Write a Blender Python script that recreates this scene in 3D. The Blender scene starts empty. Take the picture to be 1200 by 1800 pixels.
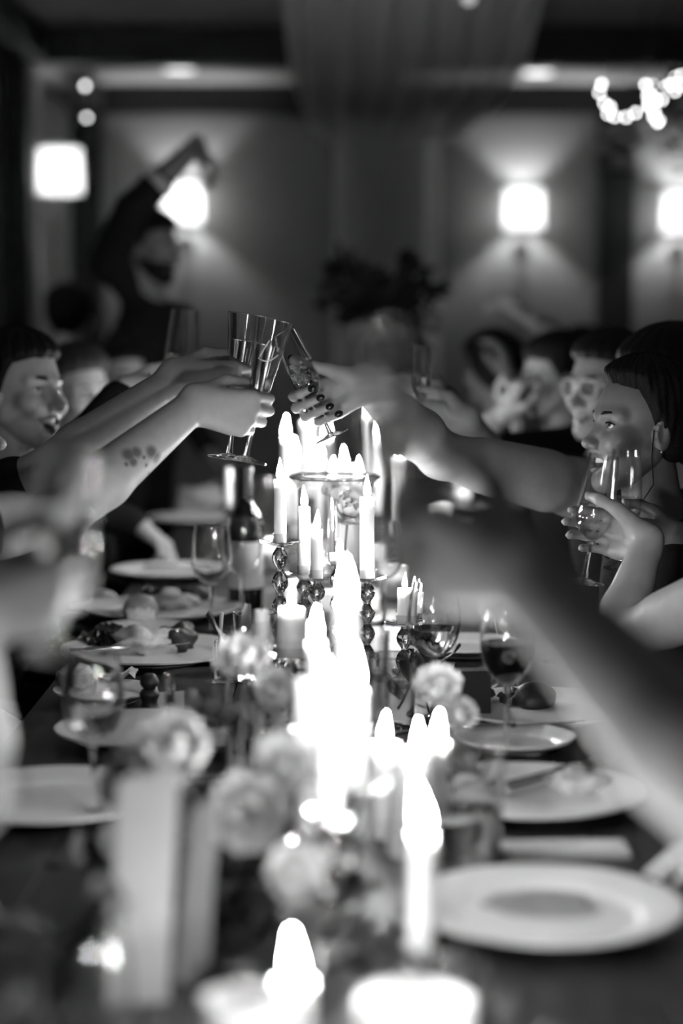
import bpy, math, random
import numpy as np
from mathutils import Vector, Matrix

random.seed(7)
rng = np.random.default_rng(7)
scene = bpy.context.scene
COL = scene.collection
V = Vector

# ------------------------------------------------------------------ camera
F = 3450.0                      # focal length in pixels of the 1200x1800 frame
CAMZ = 1.37
PITCH = math.atan(335.0 / F)
cam_d = bpy.data.cameras.new('camera')
cam = bpy.data.objects.new('camera', cam_d)
COL.objects.link(cam)
cam.location = (0, 0, CAMZ)
cam.rotation_euler = (math.pi / 2 - PITCH, 0, 0)
cam_d.sensor_fit = 'VERTICAL'
cam_d.sensor_height = 36.0
cam_d.lens = 36.0 * F / 1800.0
cam_d.clip_start = 0.05
cam_d.clip_end = 60
cam_d.dof.use_dof = True
cam_d.dof.focus_distance = 3.30
cam_d.dof.aperture_fstop = 1.55
scene.camera = cam

# ------------------------------------------------------------------ world, exposure
world = bpy.data.worlds.new('world')
scene.world = world
world.use_nodes = True
world.node_tree.nodes['Background'].inputs[0].default_value = (0.5, 0.5, 0.5, 1)
world.node_tree.nodes['Background'].inputs[1].default_value = 0.004
vs = scene.view_settings
scene.display_settings.display_device = 'sRGB'
vs.view_transform = 'Standard'
vs.look = 'None'
vs.exposure = 0.0
vs.gamma = 1.0
vs.use_curve_mapping = False
cy = scene.cycles
cy.use_denoising = True
cy.max_bounces = 14
cy.diffuse_bounces = 3
cy.glossy_bounces = 6
cy.transmission_bounces = 14
cy.transparent_max_bounces = 24
cy.caustics_reflective = False
cy.caustics_refractive = True
cy.sample_clamp_indirect = 12.0
cy.sample_clamp_direct = 0.0

FLAME_L = 410.0                 # radiance of candle flames
SCONCE_L = 620.0                # radiance of wall lamp bulbs
DOWN_L = 3.0                    # recessed ceiling lights

# ------------------------------------------------------------------ helpers
CP, SP = math.cos(PITCH), math.sin(PITCH)
TZ = 0.75                       # table top height


def at(px, py, d):
    """world point seen at photo pixel (px, py), d metres down the room"""
    u = (px - 600.0) / F
    v = (900.0 - py) / F
    s = d / (CP + v * SP)
    return V((u * s, d, CAMZ + (v * CP - SP) * s))


def plane_pt(px, py, z=TZ):
    u = (px - 600.0) / F
    v = (900.0 - py) / F
    s = (z - CAMZ) / (v * CP - SP)
    return V((u * s, (CP + v * SP) * s, z))


def on_table(px, d, z=TZ):
    e = (z - CAMZ) / d
    v = math.tan(math.atan(e) + PITCH)
    s = d / (CP + v * SP)
    return V(((px - 600.0) / F * s, d, z))


def new_mesh(name, verts, faces, smooth=True):
    me = bpy.data.meshes.new(name)
    me.from_pydata([tuple(v) for v in verts], [], [tuple(int(i) for i in f) for f in faces])
    if smooth and len(me.polygons):
        me.polygons.foreach_set('use_smooth', [True] * len(me.polygons))
    me.update()
    return me


def fast_mesh(name, verts, quads):
    me = bpy.data.meshes.new(name)
    nv, nf = len(verts), len(quads)
    me.vertices.add(nv)
    me.vertices.foreach_set('co', np.asarray(verts, dtype=np.float32).ravel())
    me.loops.add(nf * 4)
    me.loops.foreach_set('vertex_index', np.asarray(quads, dtype=np.int32).ravel())
    me.polygons.add(nf)
    me.polygons.foreach_set('loop_start', np.arange(0, nf * 4, 4, dtype=np.int32))
    me.polygons.foreach_set('loop_total', np.full(nf, 4, dtype=np.int32))
    me.polygons.foreach_set('use_smooth', np.ones(nf, dtype=bool))
    me.update(calc_edges=True)
    me.validate()
    return me


def link(name, me, mat=None, parent=None, loc=None, rot=None):
    o = bpy.data.objects.new(name, me)
    COL.objects.link(o)
    if mat is not None and me is not None and len(me.materials) == 0:
        me.materials.append(mat)
    if parent is not None:
        o.parent = parent
    if loc is not None:
        o.location = loc
    if rot is not None:
        o.rotation_euler = rot
    return o


def tag(o, label, cat, group=None):
    o['label'] = label
    o['category'] = cat
    if group:
        o['group'] = group
    return o


def thing(name, label, cat, loc=(0, 0, 0), rotz=0.0, group=None):
    o = bpy.data.objects.new(name, None)
    COL.objects.link(o)
    o.empty_display_size = 0.02
    o.location = loc
    o.rotation_euler = (0, 0, rotz)
    return tag(o, label, cat, group)


def structure(o, label=None):
    o['kind'] = 'structure'
    if label:
        o['label'] = label
    return o


def aim(o, base, top):
    """put a local z axis on base -> top"""
    z = (V(top) - V(base)).normalized()
    q = V((0, 0, 1)).rotation_difference(z)
    o.rotation_mode = 'QUATERNION'
    o.rotation_quaternion = q
    o.location = base
    return o


def box_data(x0, x1, y0, y1, z0, z1):
    v = [(x0, y0, z0), (x1, y0, z0), (x1, y1, z0), (x0, y1, z0), (x0, y0, z1), (x1, y0, z1), (x1, y1, z1), (x0, y1, z1)]
    f = [(0, 3, 2, 1), (4, 5, 6, 7), (0, 1, 5, 4), (1, 2, 6, 5), (2, 3, 7, 6), (3, 0, 4, 7)]
    return v, f


def box(name, x0, x1, y0, y1, z0, z1, mat, parent=None, bevel=0.0):
    v, f = box_data(x0, x1, y0, y1, z0, z1)
    o = link(name, new_mesh(name, v, f, False), mat, parent)
    if bevel:
        m = o.modifiers.new('bevel', 'BEVEL')
        m.width = bevel
        m.segments = 2
    return o


def lathe_data(prof, seg=40, wob=None):
    verts, faces, rings = [], [], []
    for r, z in prof:
        if r < 1e-6:
            rings.append([len(verts)])
            verts.append((0, 0, z))
        else:
            ring = []
            for i in range(seg):
                a = 2 * math.pi * i / seg
                k = 1.0 if wob is None else wob(a, z)
                ring.append(len(verts))
                verts.append((r * k * math.cos(a), r * k * math.sin(a), z))
            rings.append(ring)
    for a, b in zip(rings[:-1], rings[1:]):
        if len(a) == 1 and len(b) == 1:
            continue
        for i in range(seg):
            j = (i + 1) % seg
            if len(a) == 1:
                faces.append((a[0], b[i], b[j]))
            elif len(b) == 1:
                faces.append((a[i], b[0], a[j]))
            else:
                faces.append((a[i], b[i], b[j], a[j]))
    # outward normals when the profile runs with outside first going up: flip
    faces = [tuple(reversed(f)) for f in faces]
    return verts, faces


def support(prof, eps=0.0006):
    """extra rings beside sharp corners so that smooth shading keeps the walls straight"""
    out = []
    n_ = len(prof)
    for i, p in enumerate(prof):
        if 0 < i < n_ - 1:
            a, b = prof[i - 1], prof[i + 1]
            u = (p[0] - a[0], p[1] - a[1])
            w = (b[0] - p[0], b[1] - p[1])
            lu, lw = math.hypot(*u), math.hypot(*w)
            if lu > 1e-7 and lw > 1e-7:
                c = (u[0] * w[0] + u[1] * w[1]) / (lu * lw)
                if c < 0.9:
                    k, m = min(eps, lu / 3) / lu, min(eps, lw / 3) / lw
                    out += [(p[0] - u[0] * k, p[1] - u[1] * k), p, (p[0] + w[0] * m, p[1] + w[1] * m)]
                    continue
        out.append(p)
    return out


def lathe(name, prof, seg=40, wob=None):
    prof = support(prof)
    v, f = lathe_data(prof, seg, wob)
    return new_mesh(name, v, f)


def tube_data(pts, radii, seg=8, caps=True):
    pts = [V(p) for p in pts]
    if not hasattr(radii, '__len__'):
        radii = [radii] * len(pts)
    verts, faces = [], []
    t0 = (pts[1] - pts[0]).normalized()
    ref = V((0, 0, 1)) if abs(t0.z) < 0.9 else V((1, 0, 0))
    n = t0.cross(ref).normalized()
    for i, p in enumerate(pts):
        if i == 0:
            t = t0
        elif i == len(pts) - 1:
            t = (pts[i] - pts[i - 1]).normalized()
        else:
            t = (pts[i + 1] - pts[i - 1]).normalized()
        n = (n - t * n.dot(t)).normalized()
        b = t.cross(n)
        for k in range(seg):
            a = 2 * math.pi * k / seg
            verts.append(p + (n * math.cos(a) + b * math.sin(a)) * radii[i])
    for i in range(len(pts) - 1):
        for k in range(seg):
            k2 = (k + 1) % seg
            faces.append((i * seg + k, i * seg + k2, (i + 1) * seg + k2, (i + 1) * seg + k))
    if caps:
        faces.append(tuple(reversed(range(seg))))
        faces.append(tuple(range((len(pts) - 1) * seg, len(pts) * seg)))
    return verts, faces


def tube(name, pts, radii, mat, parent=None, seg=8):
    v, f = tube_data(pts, radii, seg)
    return link(name, new_mesh(name, v, f), mat, parent)


def merge(parts):
    vs_, fs = [], []
    for v, f in parts:
        n = len(vs_)
        vs_.extend([tuple(p) for p in v])
        fs.extend([tuple(i + n for i in q) for q in f])
    return vs_, fs


def sphere_data(c, r, nu=14, nv=9):
    if not hasattr(r, '__len__'):
        r = (r, r, r)
    prof = [(math.sin(math.pi * i / nv), -math.cos(math.pi * i / nv)) for i in range(nv + 1)]
    prof[0] = (0, -1)
    prof[-1] = (0, 1)
    v, f = lathe_data(prof, nu)
    return [(c[0] + p[0] * r[0], c[1] + p[1] * r[1], c[2] + p[2] * r[2]) for p in v], f


# ------------------------------------------------------------------ materials (the photograph is monochrome)
def mat(name, v, rough=0.6, noise=0.0, scale=20.0, bump=0.0, metal=0.0, spec=0.5, sss=0.0, stretch=None, coat=0.0):
    m = bpy.data.materials.new(name)
    m.use_nodes = True
    nt = m.node_tree
    b = nt.nodes['Principled BSDF']
    b.inputs['Base Color'].default_value = (v, v, v, 1)
    b.inputs['Roughness'].default_value = rough
    b.inputs['Metallic'].default_value = metal
    b.inputs['Specular IOR Level'].default_value = spec
    b.inputs['Coat Weight'].default_value = coat
    if sss:
        b.inputs['Subsurface Weight'].default_value = sss
        b.inputs['Subsurface Radius'].default_value = (1, 1, 1)
        b.inputs['Subsurface Scale'].default_value = 0.012
    if noise or bump:
        tc = nt.nodes.new('ShaderNodeTexCoord')
        mp = nt.nodes.new('ShaderNodeMapping')
        nt.links.new(tc.outputs['Object'], mp.inputs[0])
        if stretch:
            mp.inputs['Scale'].default_value = stretch
        nz = nt.nodes.new('ShaderNodeTexNoise')
        nz.inputs['Scale'].default_value = scale
        nz.inputs['Detail'].default_value = 4
        nt.links.new(mp.outputs[0], nz.inputs[0])
        if noise:
            cr = nt.nodes.new('ShaderNodeMapRange')
            cr.inputs['From Min'].default_value = 0.3
            cr.inputs['From Max'].default_value = 0.7
            cr.inputs['To Min'].default_value = max(0.0, v * (1 - noise))
            cr.inputs['To Max'].default_value = min(1.0, v * (1 + noise))
            nt.links.new(nz.outputs[0], cr.inputs[0])
            nt.links.new(cr.outputs[0], b.inputs['Base Color'])
        if bump:
            bp = nt.nodes.new('ShaderNodeBump')
            bp.inputs['Strength'].default_value = bump
            bp.inputs['Distance'].default_value = 0.004
            nt.links.new(nz.outputs[0], bp.inputs['Height'])
            nt.links.new(bp.outputs[0], b.inputs['Normal'])
    return m


def emis(name, s):
    m = bpy.data.materials.new(name)
    m.use_nodes = True
    nt = m.node_tree
    nt.nodes.clear()
    e = nt.nodes.new('ShaderNodeEmission')
    e.inputs['Strength'].default_value = s
    out = nt.nodes.new('ShaderNodeOutputMaterial')
    nt.links.new(e.outputs[0], out.inputs[0])
    return m


def refract_glass(name, ior=1.48, v=1.0):
    m = bpy.data.materials.new(name)
    m.use_nodes = True
    nt = m.node_tree
    nt.nodes.clear()
    g = nt.nodes.new('ShaderNodeBsdfGlass')
    g.inputs['Color'].default_value = (v, v, v, 1)
    g.inputs['Roughness'].default_value = 0.0
    g.inputs['IOR'].default_value = ior
    out = nt.nodes.new('ShaderNodeOutputMaterial')
    nt.links.new(g.outputs[0], out.inputs[0])
    return m


def thin_glass(name, tint=0.97):
    """clear thin glass: lets light straight through, mirrors by Fresnel"""
    m = bpy.data.materials.new(name)
    m.use_nodes = True
    nt = m.node_tree
    nt.nodes.clear()
    t = nt.nodes.new('ShaderNodeBsdfTransparent')
    t.inputs[0].default_value = (tint, tint, tint, 1)
    g = nt.nodes.new('ShaderNodeBsdfGlossy')
    g.inputs['Roughness'].default_value = 0.03
    # Schlick reflectance of a thin pane: 0.05 face on, rising to 1 at grazing, the same from both sides
    lw = nt.nodes.new('ShaderNodeLayerWeight')
    lw.inputs['Blend'].default_value = 0.5
    pw = nt.nodes.new('ShaderNodeMath')
    pw.operation = 'POWER'
    pw.inputs[1].default_value = 3.0
    nt.links.new(lw.outputs['Facing'], pw.inputs[0])
    fr = nt.nodes.new('ShaderNodeMath')
    fr.operation = 'MULTIPLY_ADD'
    fr.inputs[1].default_value = 0.85
    fr.inputs[2].default_value = 0.06
    nt.links.new(pw.outputs[0], fr.inputs[0])
    mx = nt.nodes.new('ShaderNodeMixShader')
    nt.links.new(fr.outputs[0], mx.inputs[0])
    nt.links.new(t.outputs[0], mx.inputs[1])
    nt.links.new(g.outputs[0], mx.inputs[2])
    out = nt.nodes.new('ShaderNodeOutputMaterial')
    nt.links.new(mx.outputs[0], out.inputs[0])
    return m


def translucent(name, v, mix=0.5):
    m = bpy.data.materials.new(name)
    m.use_nodes = True
    nt = m.node_tree
    nt.nodes.clear()
    a = nt.nodes.new('ShaderNodeBsdfDiffuse')
    a.inputs[0].default_value = (v, v, v, 1)
    b = nt.nodes.new('ShaderNodeBsdfTranslucent')
    b.inputs[0].default_value = (v, v, v, 1)
    mx = nt.nodes.new('ShaderNodeMixShader')
    mx.inputs[0].default_value = mix
    nt.links.new(a.outputs[0], mx.inputs[1])
    nt.links.new(b.outputs[0], mx.inputs[2])
    out = nt.nodes.new('ShaderNodeOutputMaterial')
    nt.links.new(mx.outputs[0], out.inputs[0])
    return m


def sheer(name, v, trans=0.25):
    """gauzy fabric: partly see-through weave"""
    m = translucent(name, v, 0.4)
    nt = m.node_tree
    src = [n for n in nt.nodes if n.type == 'MIX_SHADER'][0]
    out = [n for n in nt.nodes if n.type == 'OUTPUT_MATERIAL'][0]
    t = nt.nodes.new('ShaderNodeBsdfTransparent')
    mx = nt.nodes.new('ShaderNodeMixShader')
    mx.inputs[0].default_value = trans
    nt.links.new(src.outputs[0], mx.inputs[1])
    nt.links.new(t.outputs[0], mx.inputs[2])
    nt.links.new(mx.outputs[0], out.inputs[0])
    return m


def tattoo_skin(name, base, spots):
    """skin with inked marks; spots = [(world point, radius)]"""
    m = mat(name, base, 0.5, 0.06, 60, 0.05)
    nt = m.node_tree
    b = nt.nodes['Principled BSDF']
    src = b.inputs['Base Color'].links[0].from_socket
    geo = nt.nodes.new('ShaderNodeNewGeometry')
    acc = None
    for p, r in spots:
        vm = nt.nodes.new('ShaderNodeVectorMath')
        vm.operation = 'DISTANCE'
        nt.links.new(geo.outputs['Position'], vm.inputs[0])
        vm.inputs[1].default_value = p
        mr = nt.nodes.new('ShaderNodeMapRange')
        mr.inputs['From Min'].default_value = r * 0.4
        mr.inputs['From Max'].default_value = r
        mr.inputs['To Min'].default_value = 0.0
        mr.inputs['To Max'].default_value = 1.0
        nt.links.new(vm.outputs['Value'], mr.inputs[0])
        if acc is None:
            acc = mr.outputs[0]
        else:
            mi = nt.nodes.new('ShaderNodeMath')
            mi.operation = 'MINIMUM'
            nt.links.new(acc, mi.inputs[0])
            nt.links.new(mr.outputs[0], mi.inputs[1])
            acc = mi.outputs[0]
    mr = nt.nodes.new('ShaderNodeMapRange')
    mr.inputs['To Min'].default_value = 0.3
    mr.inputs['To Max'].default_value = 1.0
    nt.links.new(acc, mr.inputs[0])
    mul = nt.nodes.new('ShaderNodeMath')
    mul.operation = 'MULTIPLY'
    nt.links.new(src, mul.inputs[0])
    nt.links.new(mr.outputs[0], mul.inputs[1])
    nt.links.new(mul.outputs[0], b.inputs['Base Color'])
    return m


M = {}
M['wall'] = mat('plaster', 0.21, 0.85, 0.05, 3.0, 0.1)
M['ceiling'] = mat('ceiling_paint', 0.42, 0.9, 0.04, 3.0)
M['beam'] = mat('dark_beam_wood', 0.012, 0.6, 0.4, 6.0, 0.1, stretch=(1, 6, 6))
M['floor'] = mat('dark_floor', 0.05, 0.5, 0.3, 5.0)
M['table'] = mat('dark_table_wood', 0.022, 0.38, 0.5, 9.0, 0.12, stretch=(8, 1, 8))
M['chair'] = mat('chair_wood', 0.02, 0.5, 0.3, 8.0)
M['wax'] = mat('wax', 0.82, 0.45, 0.03, 40, 0.05, sss=0.5)
M['wick'] = mat('wick', 0.02, 0.9, 0.2, 90)
M['flame'] = emis('flame', FLAME_L)
M['glass'] = refract_glass('clear_glass')
M['thin'] = thin_glass('thin_glass')
M['liquid'] = refract_glass('sparkling_wine', 1.33, 0.95)
M['foam'] = mat('foam', 0.9, 0.5, 0.1, 300, 0.4)
M['redwine'] = mat('red_wine', 0.006, 0.08, 0.1, 5)
M['bottle'] = mat('dark_bottle_glass', 0.006, 0.08, 0.1, 5)
M['card'] = mat('cream_card', 0.27, 0.8, 0.05, 30)
M['foil'] = mat('bottle_foil', 0.02, 0.35, 0.1, 5)
M['paper'] = mat('paper', 0.6, 0.8, 0.03, 30)
M['china'] = mat('white_china', 0.72, 0.25, 0.02, 10)
M['steel'] = mat('cutlery_steel', 0.6, 0.22, 0.05, 20, metal=1.0)
M['cloth_napkin'] = mat('napkin_linen', 0.5, 0.9, 0.06, 60, 0.2)
M['black'] = mat('black_fabric', 0.010, 0.9, 0.3, 60, 0.2, spec=0.15)
M['charcoal'] = mat('charcoal_fabric', 0.022, 0.9, 0.3, 60, 0.2, spec=0.15)
M['hair_dark'] = mat('dark_hair', 0.007, 0.55, 0.5, 30, 0.5, spec=0.12, stretch=(14, 2, 14))
M['hair_mid'] = mat('brown_hair', 0.03, 0.5, 0.5, 30, 0.6, spec=0.25, stretch=(14, 2, 14))
M['skin'] = mat('skin', 0.38, 0.48, 0.06, 60, 0.05)
M['skin_dim'] = mat('tanned_skin', 0.27, 0.5, 0.06, 60, 0.05)
M['skin_deep'] = mat('deep_skin', 0.17, 0.5, 0.06, 60, 0.05)
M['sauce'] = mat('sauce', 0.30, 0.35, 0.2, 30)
M['skin_r2'] = mat('olive_skin', 0.19, 0.45, 0.06, 60, 0.05)
M['lip'] = mat('lips', 0.2, 0.4, 0.05, 60)
M['mouth'] = mat('mouth_inside', 0.02, 0.6, 0.1, 60)
M['teeth'] = mat('teeth', 0.8, 0.25, 0.02, 60)
M['eyewhite'] = mat('eye_white', 0.65, 0.1, 0.02, 60)
M['iris'] = mat('iris', 0.02, 0.1, 0.1, 60)
M['nail'] = mat('dark_nail_polish', 0.01, 0.15, 0.05, 60)
M['jewel'] = mat('jewellery_metal', 0.8, 0.15, 0.02, 60, metal=1.0)
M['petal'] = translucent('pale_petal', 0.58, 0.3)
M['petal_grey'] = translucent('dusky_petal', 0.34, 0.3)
M['leaf'] = mat('leaf', 0.06, 0.5, 0.4, 14, 0.1)
M['leaf_dark'] = mat('dark_leaf', 0.012, 0.6, 0.4, 14, 0.1)
M['stem'] = mat('flower_stem', 0.07, 0.6, 0.2, 14)
M['kale'] = mat('kale', 0.02, 0.55, 0.5, 40, 0.3)
M['meat'] = mat('seared_meat', 0.02, 0.5, 0.6, 40, 0.5)
M['potato'] = mat('mashed_potato', 0.55, 0.7, 0.15, 60, 0.4)
M['crust'] = mat('bread_crust', 0.30, 0.6, 0.3, 25, 0.15)
M['crumb'] = mat('bread_crumb', 0.62, 0.9, 0.2, 120, 0.6)
M['drape'] = sheer('sheer_drape', 0.75, 0.15)
M['shade'] = translucent('lamp_shade', 0.93, 0.85)
M['bulb'] = emis('lamp_bulb', SCONCE_L)
M['fairy'] = emis('fairy_bulb', 15.0)
M['ember'] = emis('lantern_glow', 7.0)
M['frost'] = translucent('frosted_glass', 0.85, 0.7)
M['down'] = emis('downlight', DOWN_L)
M['brass'] = mat('dull_metal', 0.12, 0.4, 0.1, 20, metal=0.8)
M['acetate'] = mat('pale_spectacle_frame', 0.62, 0.10, 0.05, 20)
M['print'] = mat('white_print', 0.9, 0.5, 0.02, 20)

# ------------------------------------------------------------------ room
XL, YB, ZC = -1.62, 12.0, 2.78
structure(box('floor', XL, 5.2, -3.0, YB, -0.05, 0.0, M['floor']))
structure(box('ceiling', XL, 5.2, -3.0, YB, ZC, ZC + 0.05, M['ceiling']))
structure(box('wall_back', XL, 5.2, YB, YB + 0.1, 0, ZC, M['wall']))
structure(box('wall_left', XL - 0.1, XL, -3.0, YB, 0, ZC, M['wall']))
structure(box('wall_right', 5.2, 5.3, -3.0, YB, 0, ZC, M['wall']))
structure(box('wall_front', XL, 5.2, -3.1, -3.0, 0, ZC, M['wall']))
n = 0
for y0, y1, zb in ((9.55, 9.78, 2.60), (YB - 0.12, YB, 2.60), (6.9, 7.1, 2.66), (4.2, 4.4, 2.66)):
    n += 1
    structure(box('trim_%d' % n, XL, 5.2, y0, y1, zb, ZC, M['beam'], bevel=0.006))
for x0, x1 in ((XL, XL + 0.20), (3.4, 3.6)):      # beams that run down the room
    n += 1
    structure(box('trim_%d' % n, x0, x1, -3.0, YB - 0.12, 2.62, ZC, M['beam'], bevel=0.006))
for x0, x1, y0, y1 in ((XL, XL + 0.12, 9.5, 9.78), (XL, XL + 0.19, YB - 0.16, YB), (1.54, 1.76, YB - 0.1, YB), (3.4, 3.62, YB - 0.1, YB), (XL, XL + 0.12, 6.9, 7.14)):
    n += 1
    structure(box('trim_%d' % n, x0, x1, y0, y1, 0, 2.62, M['beam'], bevel=0.006))
structure(box('baseboard_back', XL, 5.2, YB - 0.02, YB, 0, 0.14, M['beam']))
structure(box('baseboard_left', XL, XL + 0.02, -3.0, YB, 0, 0.14, M['beam']))

# recessed ceiling lights
dl_prof_ring = [(0.085, 0.0), (0.11, -0.006), (0.115, 0.0), (0.11, 0.004), (0.085, 0.004), (0.085, 0.0)]
ring_me = lathe('trim_ring', dl_prof_ring, 32)
disc_me = lathe('lens', [(0, 0.0), (0.085, 0.0), (0.085, 0.006), (0, 0.006)], 32)
for i, (px, py, lab) in enumerate(((315, 122, 'round recessed ceiling light above the man with a raised arm'),
                                   (945, 128, 'round recessed ceiling light beyond the drape, beside the hanging fairy lights'))):
    p = plane_pt(px, py, ZC - 0.012)
    r = thing('ceiling_light', lab, 'ceiling light', p, 0, 'recessed ceiling lights')
    link('trim_ring', ring_me, M['ceiling'], r)
    link('lens', disc_me, M['down'], r)


# wall lamps
def sconce(loc, rotz, label):
    r = thing('wall_lamp', label, 'wall lamp', loc, rotz, 'shaded wall lamps')
    # local: -y is out of the wall, origin on the wall at shade centre height
    sh = [(0.118, -0.10), (0.110, 0.13), (0.108, 0.13), (0.116, -0.10), (0.118, -0.10)]
    link('shade', lathe('shade', sh, 36), M['shade'], r, (0, -0.16, 0))
    b = link('bulb', new_mesh('bulb', *sphere_data((0, 0, 0), (0.028, 0.028, 0.036))), M['bulb'], r, (0, -0.16, 0.01))
    tube('arm', [(0, -0.01, -0.20), (0, -0.09, -0.21), (0, -0.15, -0.17), (0, -0.16, -0.05)], 0.010, M['brass'], r)
    link('socket', lathe('socket', [(0, -0.08), (0.018, -0.08), (0.02, -0.03), (0, -0.03)], 16), M['brass'], r, (0, -0.16, 0))
    bp = link('backplate', lathe('backplate', [(0, 0), (0.055, 0), (0.05, 0.016), (0, 0.022)], 24), M['brass'], r, (0, 0, -0.21), (math.pi / 2, 0, 0))
    return r


for px, py, lab in ((322, 362, 'glowing wall lamp behind the raised arm of the standing man'),
                    (920, 372, 'glowing wall lamp on the back wall between drape and dark pilaster'),
                    (1198, 378, 'glowing wall lamp at the edge of the photo, beyond the dark pilaster')):
    p = at(px, py, YB - 0.16)
    sconce((p.x, YB, p.z), 0, lab)
p = at(113, 306, 10.3)
sconce((XL, 10.3, p.z), math.pi / 2, 'glowing drum-shaded wall lamp on the side wall between two dark posts')
sconce((XL, 7.45, 2.08), math.pi / 2, 'added wall lamp on the side wall, out of view past the left edge')  # added lamp, out of view, that lights the ceiling bay and fills the room
# small glass tube lamp high on the corner post
p = at(150, 178, 9.2)
r = thing('glass_pendant', 'small glass tube lantern hanging high beside the corner post', 'lantern', p)
link('tube', lathe('tube', [(0.0, -0.085), (0.03, -0.085), (0.03, 0.085), (0.0, 0.085)], 20), M['thin'], r)
link('bulb', new_mesh('bulb', *merge([sphere_data((0, 0, 0.07), 0.011, 10, 7)])), M['ember'], r)
link('bulb', new_mesh('bulb', *merge([sphere_data((0.006, 0, -0.075), 0.010, 10, 7)])), M['ember'], r)
tube('cord', [(0, 0, 0.085), (0, 0, ZC - p.z)], 0.003, M['brass'], r)

# ------------------------------------------------------------------ sheer drape: swagged under the ceiling, then down the back wall
def drape_grid():
    key = [  # (y, z, x_left, x_right)
        (2.0, 2.74, -0.42, 0.95), (4.0, 2.52, -0.34, 0.86), (5.6, 2.50, -0.25, 0.78), (6.8, 2.47, -0.21, 0.71), (8.4, 2.40, -0.22, 0.78), (9.6, 2.36, -0.20, 0.75),
        (10.6, 2.35, -0.16, 0.69), (11.3, 2.37, -0.12, 0.64), (11.72, 2.50, -0.08, 0.60), (11.82, 2.56, -0.06, 0.59)]
    ys = [k[0] for k in key]
    vv = np.linspace(0, 1, 70)
    verts = []
    for t in vv:
        y = 2.0 + (11.82 - 2.0) * t
        z = np.interp(y, ys, [k[1] for k in key])
        a = np.interp(y, ys, [k[2] for k in key])
        b = np.interp(y, ys, [k[3] for k in key])
        for s in np.linspace(0, 1, 110):
            fold = 0.016 * math.sin(s * 46 + 0.6 * math.sin(y * 0.7)) + 0.010 * math.sin(s * 83 + y * 0.4)
            cup = 0.05 * (2 * s - 1) ** 2
            verts.append((a + (b - a) * s, y, z + fold + cup))
    return verts, 70, 110


def grid_faces(nu, nv):
    return [(i * nv + j, i * nv + j + 1, (i + 1) * nv + j + 1, (i + 1) * nv + j) for i in range(nu - 1) for j in range(nv - 1)]


r = thing('ceiling_drape', 'long sheer drape swagged under the beams and falling down the back wall', 'drape', (0.25, 11.8, 2.4))
dv, nu_, nv_ = drape_grid()
link('swag', new_mesh('swag', [(x - 0.25, y - 11.8, z - 2.4) for x, y, z in dv], grid_faces(nu_, nv_)), M['drape'], r)
pv = []
for t in np.linspace(0, 1, 24):
    z = 2.58 - 2.5 * t
    for s in np.linspace(0, 1, 110):
        x = -0.05 + 0.64 * s
        y = 11.82 + 0.030 * math.sin(s * 41 + 0.4 * math.sin(z * 2)) + 0.015 * math.sin(s * 77)
        pv.append((x - 0.25, y - 11.8, z - 2.4))
link('hanging_panel', new_mesh('hanging_panel', pv, grid_faces(24, 110)), M['drape'], r)

# hanging bulb at the top edge of the view
p = at(824, -4, 6.3)
r = thing('hanging_bulb', 'small round bulb hanging below the sheer drape at the top edge', 'bulb', p)
link('globe', new_mesh('globe', *sphere_data((0, 0, 0), 0.026)), emis('pearl_bulb', 0.45), r)
tube('cord', [(0, 0, 0.02), (0, 0, ZC - p.z)], 0.003, M['brass'], r)

# ------------------------------------------------------------------ organic surfaces: distance fields meshed with surface nets
def smin(a, b, k):
    if k <= 0:
        return np.minimum(a, b)
    h = np.maximum(k - np.abs(a - b), 0.0) / k
    return np.minimum(a, b) - h * h * k * 0.25


def smax(a, b, k):
    return -smin(-a, -b, k)


def d_capsule(P, a, b, ra, rb):
    a = np.asarray(a, dtype=np.float32)
    b = np.asarray(b, dtype=np.float32)
    ab = b - a
    L2 = float((ab * ab).sum()) + 1e-12
    t = np.clip(((P - a) @ ab) / L2, 0, 1)
    q = P - a - t[..., None] * ab
    return np.sqrt((q * q).sum(-1)) - (ra + (rb - ra) * t)


def d_ellipsoid(P, c, r, R=None):
    q = P - np.asarray(c, dtype=np.float32)
    if R is not None:
        q = q @ np.asarray(R, dtype=np.float32)      # columns of R are the axes
    r = np.asarray(r, dtype=np.float32)
    k0 = np.sqrt(((q / r) ** 2).sum(-1)) + 1e-9
    k1 = np.sqrt(((q / (r * r)) ** 2).sum(-1)) + 1e-9
    return k0 * (k0 - 1) / k1


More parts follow.
